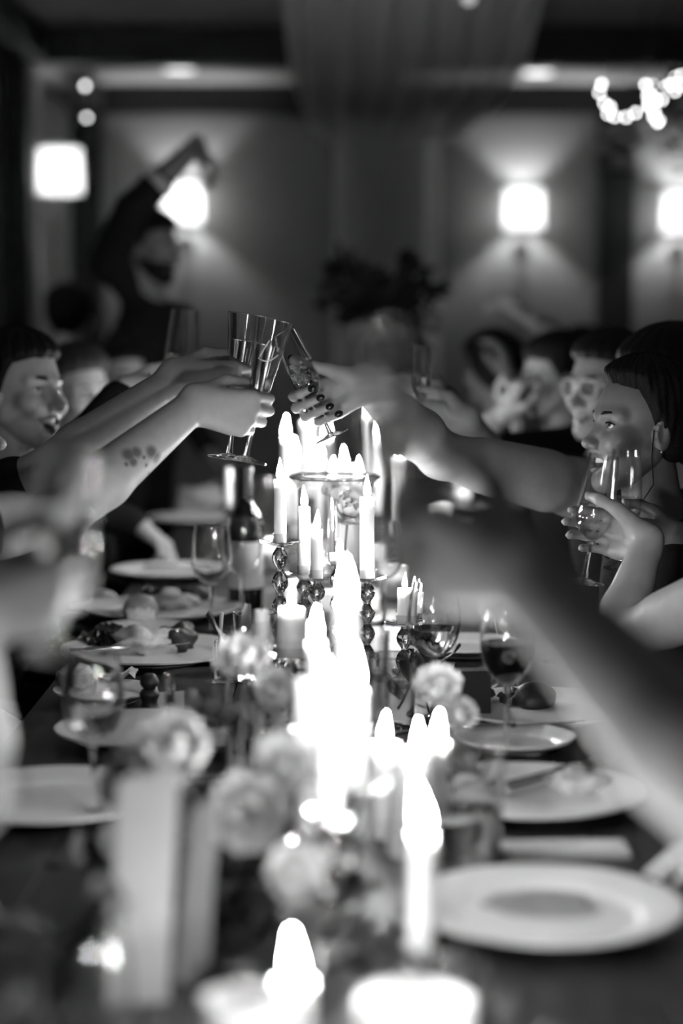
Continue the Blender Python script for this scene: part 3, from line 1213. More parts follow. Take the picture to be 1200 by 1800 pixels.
def_glass('trumpet', [(0.0, 0.098), (0.0125, 0.0985), (0.0145, 0.104), (0.0225, 0.165), (0.0315, 0.240)], 0.0042, 0.036, 0.0021, 0.197, straight=True)
def_glass('tulip', [(0.0, 0.080), (0.012, 0.084), (0.0225, 0.100), (0.0265, 0.122), (0.0255, 0.160), (0.0215, 0.212)], 0.0040, 0.034, 0.0018, 0.135)
def_glass('tulip_wide', [(0.0, 0.070), (0.013, 0.074), (0.0260, 0.092), (0.0315, 0.112), (0.0290, 0.160), (0.0250, 0.212)], 0.0040, 0.034, 0.0018, 0.128)
def_glass('flute_empty', [(0.0, 0.080), (0.012, 0.084), (0.0225, 0.100), (0.0265, 0.122), (0.0255, 0.160), (0.0215, 0.212)], 0.0040, 0.034, 0.0012, None)
def_glass('wine', [(0.0, 0.098), (0.016, 0.103), (0.034, 0.124), (0.0420, 0.150), (0.0400, 0.185), (0.0335, 0.222)], 0.0036, 0.037, 0.0012, None)
def_glass('wine_white', [(0.0, 0.088), (0.016, 0.093), (0.031, 0.112), (0.0370, 0.136), (0.0350, 0.165), (0.0300, 0.196)], 0.0036, 0.035, 0.0012, 0.130)
def_glass('wine_red', [(0.0, 0.098), (0.014, 0.102), (0.030, 0.122), (0.0380, 0.150), (0.0370, 0.185), (0.0310, 0.222)], 0.0036, 0.037, 0.0012, 0.158)
def_glass('tumbler', [(0.0, 0.0), (0.029, 0.0), (0.0315, 0.004), (0.034, 0.05), (0.037, 0.115)], None, 0, 0.0018, 0.062, straight=True)
def_glass('tumbler_empty', [(0.0, 0.0), (0.029, 0.0), (0.0315, 0.004), (0.034, 0.05), (0.037, 0.115)], None, 0, 0.0018, None, straight=True)
def_glass('stemless', [(0.0, 0.0), (0.022, 0.001), (0.036, 0.016), (0.043, 0.045), (0.040, 0.085), (0.034, 0.115)], None, 0, 0.0014, None)


def glass(name, kind, base, top, label, cat='glass', group='glasses on the table', scale=None, liquid='liquid', gm='glass', roll=0.0):
    d = GL[kind]
    r = thing(name, label, cat, base, 0, group)
    base, top = V(base), V(top)
    aim(r, base, top)
    s = scale or (top - base).length / d['height']
    r.scale = (s, s, s)
    if gm != 'glass' and gm not in d:
        d[gm] = {k_: d[k_].copy() for k_ in ('bowl',)}
        for me_ in d[gm].values():
            me_.materials.clear()
    ms = d if gm == 'glass' else d[gm]
    bw = link('bowl', ms['bowl'], M[gm], r)
    if 'stem' in d:
        link('stem', d['stem'], M['glass'], r)
        link('foot', d['foot'], M['glass'], r)
    if 'liquid' in d:
        if liquid != 'liquid':
            me = d['liquid'].copy()
            me.materials.clear()
            link('liquid', me, M[liquid], bw)
        else:
            link('liquid', d['liquid'], M['liquid'], bw)
    return r


def table_glass(name, kind, px, d, label, scale=1.0, gm='glass', liquid='liquid'):
    b = on_table(px, d)
    return glass(name, kind, b, b + V((0, 0, GL[kind]['height'])), label, scale=scale, gm=gm, liquid=liquid)


# ------------------------------------------------------------------ candles
def flame_mesh(s=1.0, w=1.0, lean=0.0):
    prof = [(0, 0), (0.0032, 0.0015), (0.0058, 0.007), (0.0064, 0.013), (0.0052, 0.021), (0.0030, 0.030), (0.0010, 0.038), (0, 0.041)]
    v, f = lathe_data(smooth_prof(prof, 3), 14)
    return [(x * s * w + lean * (z / 0.041) ** 2 * s, y * s * w, z * s) for x, y, z in v], f


FLAMES = [new_mesh('flame', *flame_mesh(1.0, 1.0, l)) for l in (0.0, 0.002, -0.002)]
NC = [0]


def candle(px, py, d, zb, r, label, lit=True, fs=1.0, group='candles along the table', lean=0, name='taper_candle', fw=1.0):
    top = at(px, py, d)
    h = top.z - zb
    NC[0] += 1
    root = thing(name, label, 'candle', (top.x, top.y, zb), random.uniform(0, 6) if lean == 0 else 0, group)
    ph = random.uniform(0, 6)

    def wob(a, z):
        k = max(0.0, (z / h - 0.75) * 4)
        return 1.0 + 0.05 * math.sin(2 * a + ph) * k + 0.035 * math.sin(5 * a + ph * 2) * k
    dip = min(0.006, r * 0.4)
    prof = [(0, 0), (r * 1.02, 0), (r * 1.03, 0.004)] + [(r * (1.03 - 0.05 * t), h * t) for t in (0.2, 0.4, 0.6, 0.75, 0.85, 0.93)] + [(r * 0.98, h - 0.003), (r * 0.93, h), (r * 0.82, h - 0.001), (r * 0.6, h - dip * 0.7), (0, h - dip)]
    wx = link('wax', lathe('wax', prof, 28, wob), M['wax'], root)
    link('wick', new_mesh('wick', *tube_data([(0, 0, h - dip - 0.003), (0.0005, 0, h + 0.003), (0.0015, 0, h + 0.007)], [0.0012, 0.0011, 0.0008], 6)), M['wick'], root)
    if random.random() < 0.6 and r < 0.02:
        a = ph
        ds = [(r * 0.97 * math.cos(a), r * 0.97 * math.sin(a), h - 0.004 - h * 0.25 * t) for t in (0, 0.4, 0.8, 1.0)]
        tube('wax_drip', ds, [0.002, 0.0026, 0.003, 0.0036], M['wax'], root, 8)
    if lit:
        fm = FLAMES[NC[0] % 3] if lean == 0 else new_mesh('flame', *flame_mesh(1.0, 1.0, lean))
        fl = link('flame', fm, M['flame'], root, (0, 0, h - 0.001))
        fl.scale = (fs * fw, fs * fw, fs)
    return root


def candlestick(px, d, ztop, label, cup=0.013, saucer=0.034, gm='thin', beads=True):
    """tall glass candlestick; ztop = where the candle stands"""
    b = on_table(px, d, ztop)
    h = ztop - TZ
    r = thing('candlestick', label, 'candlestick', (b.x, b.y, TZ), 0, 'glass candlesticks')
    foot = [(0, 0), (0.042, 0), (0.043, 0.004), (0.034, 0.009), (0.014, 0.016), (0.009, 0.022), (0, 0.022)]
    link('foot', lathe('foot', foot, 32), M[gm], r)
    st = [(0, 0.0215), (0.008, 0.0215)]
    n_ = max(2, int(h / 0.045))
    for i in range(n_):
        z0 = 0.024 + (h - 0.034) * i / n_
        z1 = 0.024 + (h - 0.034) * (i + 1) / n_
        for t, rr in ((0.05, 0.006), (0.3, 0.0125), (0.5, 0.0145), (0.7, 0.0125), (0.95, 0.006)):
            st.append((rr if beads else 0.007, z0 + (z1 - z0) * t))
    st += [(0.008, h - 0.010), (0, h - 0.0095)]
    link('stem', lathe('stem', st, 24), M['glass'], r)
    link('saucer', lathe('saucer', [(0, h - 0.0095), (0.010, h - 0.0095), (saucer, h - 0.003), (saucer + 0.001, h - 0.001), (saucer - 0.001, h), (0.012, h - 0.006), (0, h - 0.005)], 36), M[gm], r)
    link('cup', lathe('cup', [(cup, h - 0.006), (cup + 0.001, h + 0.010), (cup + 0.0025, h + 0.012), (cup, h + 0.0108), (cup - 0.0008, h - 0.006)], 28), M[gm], r)
    return r


# ---- candles: (px, py of the wax top, depth, standing height, radius, flame scale)
def stick_candle(px, py, d, zstand, r, lab, slab, fs=1.0, lit=True, lean=0, saucer=0.034):
    candlestick(px, d, zstand, slab, cup=r + 0.0014, saucer=saucer)
    candle(px, py, d, zstand - 0.004, r, lab, lit, fs, lean=lean)


# nearest
candle(517, 1724, 1.60, TZ + 0.001, 0.0165, 'short lit candle at the bottom edge, nearest flame of all', True, 1.1, lean=-0.002)
candle(424, 1752, 1.50, TZ + 0.001, 0.034, 'unlit white pillar candle low at the bottom edge, beside the nearest flame', False, name='pillar_candle')
candle(730, 1752, 1.52, TZ + 0.001, 0.046, 'wide unlit white pillar candle at the bottom edge, under the leaning flame', False, name='pillar_candle')
stick_candle(742, 1465, 1.76, TZ + 0.03, 0.0115, 'lit white taper with leaning flame beside the nearest dinner plate', 'low glass candlestick under the taper with the leaning flame', 1.25, lean=-0.006)
stick_candle(577, 1242, 1.86, 0.895, 0.0115, 'tall lit taper, shorter of the two close together in the middle', 'tall beaded glass candlestick of the shorter centre taper', 1.15)
stick_candle(622, 1212, 1.95, 0.905, 0.0115, 'tall lit taper, taller of the two close together in the middle', 'tall beaded glass candlestick of the taller centre taper', 1.15)
stick_candle(610, 1058, 2.12, 0.93, 0.0115, 'tall lit taper behind the two centre tapers, below the big glass jar', 'glass candlestick behind the two centre tapers', 1.25)
stick_candle(555, 1128, 2.35, 0.88, 0.0115, 'lit taper just beside the small pillar candle on its stand', 'glass candlestick beside the small pillar candle', 1.1)
candlestick(512, 2.9, 0.875, 'short glass stand holding the small white pillar candle', cup=0.024, saucer=0.036)
candle(512, 1068, 2.9, 0.871, 0.0215, 'small lit white pillar candle on a glass stand', True, 0.85, name='pillar_candle')
stick_candle(459, 1072, 2.8, 0.86, 0.010, 'unlit thin taper near the clear tumbler, left of the small pillar candle', 'small glass candlestick of the unlit thin taper', lit=False)
stick_candle(535, 1192, 2.1, 0.80, 0.010, 'half-hidden unlit taper left of the centre flames', 'low glass candlestick of the half-hidden unlit taper', lit=False)
candle(735, 1322, 2.25, TZ + 0.001, 0.034, 'stout lit white pillar candle near the red wine glass', True, 1.0, name='pillar_candle')
candle(676, 1306, 2.32, TZ + 0.001, 0.018, 'small lit candle left of the stout pillar candle', True, 0.95, name='votive_candle')
candle(770, 1304, 2.18, TZ + 0.001, 0.012, 'slim lit candle right of the stout pillar candle', True, 0.9)
# tapers added below the frame to light the near arm from underneath
for x_, y_, zt, lab in ((0.085, 1.40, 0.805, 'added lit taper just below the bottom edge, right of the row'), (0.03, 1.22, 0.86, 'added lit taper at the near table end, in the middle'), (0.07, 1.04, 0.88, 'added lit taper at the near table end, right side')):
    v_ = math.tan(math.atan((zt - CAMZ) / y_) + PITCH)
    s_ = y_ / (CP + v_ * SP)
    candle(600 + F * x_ / s_, 900 - F * v_, y_, TZ + 0.001, 0.0125, lab, True, 0.8 if y_ > 1.3 else 1.3)
# in focus round the jar
stick_candle(492, 843, 3.36, 0.995, 0.0105, 'sharp lit taper with dripped wax left of the glass jar', 'glass candlestick with wide saucer left of the glass jar', 0.95, saucer=0.036)
stick_candle(535, 891, 3.44, 0.93, 0.0105, 'lit taper in front of the glass jar, second from its left edge', 'glass candlestick of the second taper before the glass jar', 0.95)
stick_candle(557, 931, 3.38, 0.93, 0.0100, 'shortest lit taper in front of the glass jar', 'glass candlestick of the shortest taper before the glass jar', 0.9)
stick_candle(645, 874, 3.38, 0.93, 0.0125, 'thick lit taper in front of the right edge of the glass jar', 'glass candlestick of the thick taper before the glass jar', 1.0)
candlestick(595, 3.15, 0.985, 'glass stand with a flat saucer under the tea light', cup=0.016, saucer=0.021)
candle(595, 972, 3.15, 0.981, 0.0150, 'tiny lit tea light in front of the glass jar', True, 0.6, name='tea_light')
stick_candle(711, 1034, 3.32, 0.86, 0.0125, 'lit taper behind the blurred forearm, above the tipped dark leaves', 'glass candlestick behind the blurred forearm', 0.7)
stick_candle(729, 1040, 3.45, 0.86, 0.0105, 'second lit taper behind the blurred forearm, slightly farther', 'glass candlestick of the farther taper behind the forearm', 0.7)
# far
far = [(502, 768, 4.6, 0.0115, 1.3, 'far lit taper with a round glow, leftmost beyond the jar'), (518, 802, 4.85, 0.0115, 1.2, 'far lit taper, second from the left beyond the jar'),
       (541, 742, 5.3, 0.020, 1.3, 'far tall thick candle burning below the dark-nailed hand'), (562, 806, 5.0, 0.0115, 1.2, 'far lit taper under the tilted flute'),
       (605, 818, 4.5, 0.034, 1.1, 'far wide pillar candle burning just above the jar rim'), (631, 838, 4.15, 0.0115, 1.1, 'far lit taper above the right side of the jar rim'),
       (650, 728, 5.6, 0.0115, 1.4, 'far lit taper shining through the nearest blurred flute'), (668, 770, 5.2, 0.013, 1.4, 'far lit taper behind the nearest blurred flute, lower one'),
       (702, 800, 4.9, 0.013, 1.3, 'far lit taper behind the nearest blurred hand'), (585, 838, 4.3, 0.0115, 1.1, 'far lit taper behind the jar, left of its wide pillar'),
       (575, 770, 6.2, 0.014, 1.3, 'farthest lit taper, near the tall dark flowers')]
for px, py, d, r_, fs, lab in far:
    if r_ > 0.03:
        candle(px, py, d, TZ + 0.001, r_, lab, True, fs, name='pillar_candle')
    else:
        z = at(px, py, d).z
        stick_candle(px, py, d, max(TZ + 0.05, z - 0.20), r_, lab, 'glass candlestick under the ' + lab.replace('far ', '').replace('farthest ', 'most distant '), fs)
stick_candle(401, 822, 5.0, 0.90, 0.0095, 'white unlit taper seen under the feet of the clinking flutes', 'glass candlestick of the unlit taper beside the dark bottle', lit=False)

# votive cups and candles added to brighten the far half of the table
for i, (px, d) in enumerate(((528, 4.1), (566, 4.45), (622, 4.3), (655, 4.75), (545, 5.2), (600, 5.6), (640, 6.1), (480, 4.9), (690, 4.4), (580, 3.95), (815, 6.4), (770, 5.8))):
    q = on_table(px, d)
    which = ('nearest', 'second', 'third', 'fourth', 'fifth', 'sixth', 'seventh', 'eighth', 'ninth', 'tenth', 'eleventh', 'last')[sorted([4.1, 4.45, 4.3, 4.75, 5.2, 5.6, 6.1, 4.9, 4.4, 3.95, 6.4, 5.8]).index(d)]
    r = thing('added_votive_holder', 'added frosted glass votive cup beyond the jar, %s along the table' % which, 'candle holder', q, 0, 'added votive cups')
    link('cup', lathe('cup', wall(smooth_prof([(0.0, 0.0), (0.026, 0.0), (0.030, 0.006), (0.033, 0.04), (0.035, 0.075)], 4), 0.0025)[0], 32), M['frost'], r)
    v_ = (TZ + 0.045 - CAMZ) / d
    candle(px, 900 + F * math.tan(math.atan(-v_) - PITCH), d, TZ + 0.006, 0.026, 'added votive candle burning in the frosted cup %s along the table' % which, True, 0.75, name='votive_candle', group='added votive candles')

# ------------------------------------------------------------------ big glass jar with a pale flower, lower glass bowl
def vessel(name, outer, t, px, d, label, cat, gm='thin', seg=56, z=TZ):
    b = on_table(px, d, z)
    r = thing(name, label, cat, b)
    o_ = smooth_prof(outer, 5)
    prof, _ = wall([(0.0, o_[0][1])] + o_, t)
    link('glass_body', lathe('glass_body', prof, seg), M[gm], r)
    return r


j = vessel('hurricane_jar', [(0.050, 0.0), (0.066, 0.008), (0.068, 0.06), (0.069, 0.20), (0.068, 0.29), (0.072, 0.318), (0.0835, 0.333)], 0.003, 588, 3.62, 'big clear glass jar with a flared rim in the middle of the table', 'jar')
link('rim', lathe('rim', [(0.0815 + 0.0034 * math.cos(a), 0.3345 + 0.0034 * math.sin(a)) for a in np.linspace(-math.pi, math.pi, 13)], 56), M['glass'], j)
vessel('glass_vase', [(0.060, 0.0), (0.085, 0.010), (0.098, 0.06), (0.100, 0.15), (0.102, 0.196)], 0.002, 556, 2.68, 'clear straight-sided glass vase below the big jar', 'vase')

# ------------------------------------------------------------------ bottle
b = on_table(432, 4.2)
r = thing('wine_bottle', 'dark wine bottle standing behind the wine glasses', 'bottle', b)
link('glass_body', lathe('glass_body', smooth_prof([(0, 0.0), (0.034, 0.001), (0.037, 0.006), (0.0375, 0.10), (0.0375, 0.180), (0.034, 0.202), (0.020, 0.226), (0.0148, 0.245), (0.0140, 0.29), (0.0140, 0.305), (0, 0.306)], 5), 32), M['bottle'], r)
link('foil_cap', lathe('foil_cap', [(0.0152, 0.245), (0.0146, 0.296), (0.0162, 0.298), (0.0162, 0.309), (0.0150, 0.311), (0, 0.3112)], 28), M['foil'], r)
link('label_band', lathe('label_band', [(0.0379, 0.05), (0.0381, 0.052), (0.0381, 0.148), (0.0379, 0.15)], 32), M['paper'], r)
b = at(456, 930, 4.12)
r = thing('neck_tag', 'dark spotted oval tag hung on the wine bottle', 'tag', b)
link('disc', new_mesh('disc', *sphere_data((0, 0, 0), (0.013, 0.003, 0.026), 20, 12)), M['foil'], r)
for i in range(5):
    link('stud', new_mesh('stud', *sphere_data((random.uniform(-0.007, 0.007), -0.003, random.uniform(-0.015, 0.015)), 0.0018, 8, 6)), M['print'], r)
tube('loop', [(0, 0, 0.024), (-0.012, 0.01, 0.035), (-0.020, 0.03, 0.045)], 0.001, M['jewel'], r)

# ------------------------------------------------------------------ glasses standing on the table
table_glass('wine_glass', 'wine', 372, 3.88, 'empty wine glass in sharp focus behind the plated bread roll', 0.98)
table_glass('wine_glass', 'wine', 425, 4.02, 'second empty wine glass, in front of the dark bottle', 0.98)
glass('water_tumbler', 'tumbler_empty', on_table(449, 3.35, TZ), on_table(449, 3.35, TZ) + V((0, 0, 0.215)), 'tall clear water glass between wine glasses and candles', scale=1.05)
t = table_glass('water_tumbler', 'tumbler', 400, 3.35, 'small clear glass holding a pale straw', 0.62)
b = on_table(383, 3.33)
sr = thing('drinking_straw', 'pale straw leaning in the small clear glass', 'straw', b)
tube('tube', [(0.012, 0.016, 0.012), (0.002, 0.0, 0.06), (0.012 - 0.004, -0.01, 0.125)], 0.0034, M['paper'], sr)
table_glass('stemless_glass', 'tumbler', 350, 2.62, 'blurred clear tumbler before the plate with kale', 1.25)
table_glass('wine_glass', 'wine_white', 166, 2.42, 'blurred wine glass beside the flowers, in front of the small bowl', 1.05)
table_glass('wine_glass', 'wine_red', 890, 2.78, 'wine glass holding dark red wine', 1.03, liquid='redwine')
table_glass('wine_glass', 'wine_white', 762, 3.02, 'wine glass of white wine beside the pale round blooms', 1.12)
table_glass('water_tumbler', 'tumbler', 815, 2.16, 'blurred clear tumbler beside the stout pillar candle', 1.25)
table_glass('water_tumbler', 'tumbler_empty', 690, 2.95, 'clear tumbler hidden among the flames of the table centre', 1.0)
table_glass('wine_glass', 'wine', 675, 4.0, 'empty wine glass behind the right edge of the big jar', 0.95)
table_glass('water_tumbler', 'tumbler', 480, 2.55, 'clear tumbler with bright streaks left of the centre tapers', 1.1)
table_glass('water_tumbler', 'tumbler_empty', 660, 1.95, 'blurred clear tumbler between the centre tapers and the leaning flame', 0.9)
table_glass('stemless_glass', 'stemless', 145, 1.62, 'blurred stemless glass at the lower corner beside the menu cards', 1.0)
table_glass('wine_glass', 'wine', 470, 5.2, 'far wine glass left of the distant tapers', 0.95)
table_glass('wine_glass', 'wine', 640, 6.6, 'far wine glass before the tall dark flowers', 0.95)
table_glass('wine_glass', 'wine', 780, 6.3, 'far wine glass on the far end of the table, right of the flowers', 0.95)
table_glass('wine_glass', 'wine', 975, 3.55, 'short glass half hidden behind the blurred forearm', 0.6)

# ------------------------------------------------------------------ plates, food, cutlery
PL = {}


def plate_mesh(D):
    r = D / 2
    if round(D, 3) not in PL:
        PL[round(D, 3)] = (
            lathe('dish', smooth_prof([(0, 0.002), (r * 0.55, 0.002), (r * 0.62, 0.004), (r * 0.96, 0.017), (r, 0.0205)], 4) + [(r, 0.0225)] + smooth_prof([(r * 0.985, 0.0225), (r * 0.72, 0.0125), (r * 0.60, 0.0072), (0, 0.0066)], 4), 72),
            lathe('foot_ring', [(r * 0.5, 0.0028), (r * 0.52, 0.0), (r * 0.55, 0.0), (r * 0.57, 0.0032)], 48))
    return PL[round(D, 3)]


def plate(px, py, D, label, z=TZ, name='dinner_plate', at_xy=None):
    c = plane_pt(px, py, z + 0.02) if at_xy is None else V(at_xy)
    r = thing(name, label, 'plate', (c.x, c.y, z), random.uniform(0, 3), 'plates on the table')
    d, f = plate_mesh(D)
    link('dish', d, M['china'], r)
    link('foot_ring', f, M['china'], r)
    return r


def fork(loc, rotz, label, tilt=0.0, L=0.19):
    r = thing('fork', label, 'fork', loc, rotz, 'forks')
    r.rotation_euler = (tilt, 0, rotz)
    k = L / 0.19
    v, f = merge([tube_data([(0, -0.095 * k, 0.003), (0, -0.03 * k, 0.004), (0, 0.02 * k, 0.006)], [0.0045, 0.0032, 0.0026], 8)])
    link('handle', new_mesh('handle', v, f), M['steel'], r)
    v, f = box_data(-0.012 * k, 0.012 * k, 0.02 * k, 0.052 * k, 0.0045, 0.0065)
    link('neck', new_mesh('neck', v, f, False), M['steel'], r)
    for i in range(4):
        x = (-0.0105 + 0.007 * i) * k
        link('tine', new_mesh('tine', *tube_data([(x, 0.05 * k, 0.0055), (x, 0.075 * k, 0.003), (x, 0.095 * k, 0.007)], [0.0019, 0.0016, 0.0009], 6)), M['steel'], r)
    return r


def knife(loc, rotz, label, tilt=0.0):
    r = thing('table_knife', label, 'knife', loc, rotz, 'knives')
    r.rotation_euler = (tilt, 0, rotz)
    link('handle', new_mesh('handle', *tube_data([(0, -0.11, 0.004), (0, -0.05, 0.0045), (0, 0.0, 0.004)], [0.0058, 0.0055, 0.004], 8)), M['steel'], r)
    pts = [(-0.001, 0.0), (-0.002, 0.03), (0.010, 0.035), (0.0115, 0.08), (0.006, 0.105), (-0.002, 0.112)]
    pts = [(-0.004, -0.002), (0.004, -0.002), (0.009, 0.02), (0.0095, 0.08), (0.004, 0.108), (-0.004, 0.112)]
    n_ = len(pts)
    v = [(x, y, 0.003) for x, y in pts] + [(x, y, 0.0046) for x, y in pts]
    f = [tuple(reversed(range(n_))), tuple(range(n_, 2 * n_))] + [(i, (i + 1) % n_, n_ + (i + 1) % n_, n_ + i) for i in range(n_)]
    link('blade', new_mesh('blade', v, f, False), M['steel'], r)
    return r


def lump(c, r, seed, amp=0.25, nu=26, nv=16, freq=3.0):
    rs = np.random.default_rng(seed)
    K = rs.normal(size=(9, 3)) * freq
    ph = rs.uniform(0, 6, 9)
    v, f = sphere_data((0, 0, 0), 1.0, nu, nv)
    out = []
    for p in v:
        s = 1 + amp * sum(math.sin(float(np.dot(K[i], p)) + ph[i]) for i in range(9)) / 3.5
        out.append((c[0] + p[0] * r[0] * s, c[1] + p[1] * r[1] * s, c[2] + max(p[2], -0.35) * r[2] * s))
    return out, f


def food(name, cat, loc, r, m_, label, seed, amp=0.25, freq=3.0):
    o = link(name, new_mesh(name, *lump((0, 0, r[2] * 0.33), r, seed, amp, freq=freq)), M[m_], None, loc)
    return tag(o, label, cat, 'food on the plates')


def kale(loc, s, seed, label, m_='kale'):
    """a heap of curly leaf pieces"""
    r = thing('kale_salad', label, 'salad', loc, 0, 'food on the plates')
    rs = random.Random(seed)
    for i in range(22):
        a = rs.uniform(0, 6.28)
        rr = s * 0.75 * math.sqrt(rs.random())
        nn = 12
        verts, faces = [], []
        ax = V((rs.uniform(-1, 1), rs.uniform(-1, 1), rs.uniform(0.2, 1))).normalized()
        t = ax.orthogonal().normalized()
        b_ = ax.cross(t)
        c = V((rr * math.cos(a), rr * math.sin(a), s * 0.15 + rs.uniform(0, s * 0.65) * (1 - rr / s)))
        for u in range(4):
            for k in range(nn):
                an = 6.283 * k / nn
                rad = s * 0.30 * u / 3
                ruf = s * 0.16 * (u / 3) ** 2 * math.sin(an * 4 + rs.uniform(-0.6, 0.6))
                p = c + t * (rad * math.cos(an)) + b_ * (rad * math.sin(an)) + ax * (ruf - 0.25 * rad)
                p.z = max(p.z, 0.002)
                verts.append(p)
        for u in range(3):
            for k in range(nn):
                faces.append((u * nn + k, u * nn + (k + 1) % nn, (u + 1) * nn + (k + 1) % nn, (u + 1) * nn + k))
        link('leaf', new_mesh('leaf', verts, faces), M[m_], r)
    return r


# left side, nearest sharp plate
plate(270, 1140, 0.345, 'sharp white dinner plate with kale, mash and dark meat')
c = plane_pt(270, 1140, TZ + 0.02)
zp = TZ + 0.0075
pk = plane_pt(188, 1138, zp)
kale((pk.x, pk.y, zp), 0.058, 3, 'curly dark kale on the sharp plate')
pm = plane_pt(305, 1140, zp)
food('meat_portion', 'meat', (pm.x, pm.y, zp), (0.040, 0.040, 0.034), 'meat', 'dark piece of meat on the sharp plate beside the tumbler', 5, 0.28, 4.0)
pm = plane_pt(248, 1146, zp)
food('mashed_potato', 'mash', (pm.x, pm.y, zp), (0.052, 0.045, 0.034), 'potato', 'pale mash between kale and meat on the sharp plate', 6, 0.34, 5.0)
pf = plane_pt(243, 1120, zp + 0.02)
f_ = fork((pf.x, pf.y, zp + 0.022), math.radians(60), 'fork propped on the mash of the sharp plate', math.radians(-9))
pf = plane_pt(228, 1153, zp)
knife((pf.x, pf.y, zp + 0.012), math.radians(-80), 'knife resting at the near rim of the sharp plate', 0.05)
# bread roll on a side plate
pb = plane_pt(245, 1106, TZ)
plate(255, 1103, 0.19, 'small side plate under the torn bread roll', name='side_plate')
r = thing('bread_roll', 'torn bread roll with pale crumb on a side plate', 'bread', (pb.x, pb.y + 0.01, TZ + 0.008), 0, 'food on the plates')
link('crust', new_mesh('crust', *lump((0, 0.008, 0.030), (0.036, 0.034, 0.032), 9, 0.05)), M['crust'], r)
link('crumb', new_mesh('crumb', *lump((0.002, -0.014, 0.020), (0.031, 0.022, 0.022), 10, 0.12, freq=6)), M['crumb'], r)
# second and third plates, left
plate(285, 1066, 0.33, 'dinner plate with leafy food behind the bread roll')
for i, (px, py, m_, rr, nm, lb) in enumerate(((268, 1058, 'kale', (0.03, 0.03, 0.03), 'kale', 'dark leafy heap on the plate behind the bread roll'), (305, 1066, 'potato', (0.055, 0.045, 0.024), 'mash', 'pale mash on the plate behind the bread roll'), (342, 1060, 'meat', (0.035, 0.03, 0.026), 'meat', 'dark meat on the plate behind the bread roll'))):
    pp = plane_pt(px, py, zp)
    if nm == 'kale':
        kale((pp.x, pp.y, zp), 0.042, 21, lb)
    elif nm == 'mash':
        food('mashed_potato', nm, (pp.x, pp.y, zp), rr, m_, lb, 30 + i, 0.32, 5.0)
    else:
        food('meat_portion', nm, (pp.x, pp.y, zp), rr, m_, lb, 30 + i, 0.32, 5.0)
pp = plane_pt(182, 1062, TZ)
plate(190, 1062, 0.17, 'small side plate at the table edge beside the bread roll', name='side_plate')
food('bread_piece', 'bread', (pp.x, pp.y, TZ + 0.008), (0.030, 0.025, 0.018), 'crumb', 'piece of pale bread on the side plate at the table edge', 41, 0.15)
pf = plane_pt(182, 1074, TZ)
knife((pf.x - 0.01, pf.y - 0.05, TZ + 0.001), math.radians(-85), 'knife lying beside the side plate at the table edge')
plate(300, 1000, 0.29, 'empty plate by the resting hand')
pf = plane_pt(320, 1003, zp)
fork((pf.x, pf.y, zp + 0.006), math.radians(-95), 'fork on the empty plate by the resting hand')
plate(345, 908, 0.30, 'far plate beyond the resting hand')
pp = plane_pt(355, 895, zp)
food('napkin_heap', 'napkin', (pp.x, pp.y, zp), (0.08, 0.08, 0.06), 'cloth_napkin', 'crumpled napkin heaped on the far plate', 47, 0.25, 4)
# left, nearer and blurred
plate(250, 1278, 0.26, 'blurred plate below the dark pepper mill')
plate(90, 1395, 0.30, 'blurred dinner plate at the near left of the table')
plate(185, 1212, 0.17, 'blurred side plate with a folded wrapper', name='side_plate')
pp = plane_pt(210, 1212, TZ)
r = thing('paper_wrapper', 'crumpled pale paper on the blurred side plate', 'paper', (pp.x, pp.y, TZ + 0.009))
wv, wf = [], []
for i in range(6):
    for k in range(6):
        wv.append((-0.03 + 0.012 * i, -0.03 + 0.012 * k, 0.006 + 0.012 * abs(math.sin(i * 1.9 + k * 1.3)) + 0.008 * (i > 3)))
link('sheet', new_mesh('sheet', wv, grid_faces(6, 6), False), M['paper'], r)
pp = plane_pt(136, 1228, TZ)
r = vessel('sugar_bowl', [(0.020, 0.0), (0.030, 0.006), (0.036, 0.03), (0.034, 0.045)], 0.002, 136, pp.y, 'small glass bowl heaped with crumbs at the table edge', 'bowl')
link('contents', new_mesh('contents', *lump((0, 0, 0.032), (0.031, 0.031, 0.026), 51, 0.15, freq=5)), M['crumb'], r)
pp = plane_pt(263, 1262, TZ)
r = thing('pepper_mill', 'small dark pepper mill standing before the blurred plate', 'pepper mill', pp)
link('body', lathe('body', smooth_prof([(0, 0), (0.019, 0.0), (0.020, 0.008), (0.012, 0.024), (0.016, 0.038), (0.011, 0.046)], 4) + [(0, 0.046)], 24), M['chair'], r)
link('knob', lathe('knob', smooth_prof([(0.008, 0.046), (0.015, 0.056), (0.010, 0.068), (0.004, 0.071)], 4) + [(0, 0.071)], 24), M['chair'], r)
pp = plane_pt(292, 1258, TZ)
r = thing('place_card', 'small white folded place card beside the pepper mill', 'card', pp, 0.5)
link('card', new_mesh('card', *merge([box_data(-0.022, 0.022, 0.0, 0.0008, 0, 0.038), ([(-0.022, 0.0, 0.038), (0.022, 0.0, 0.038), (0.022, 0.024, 0.0), (-0.022, 0.024, 0.0), (-0.022, 0.001, 0.0378), (0.022, 0.001, 0.0378), (0.022, 0.025, 0.0), (-0.022, 0.025, 0.0)], [(0, 1, 2, 3), (7, 6, 5, 4), (0, 4, 5, 1), (2, 6, 7, 3)])]), False), M['paper'], r)

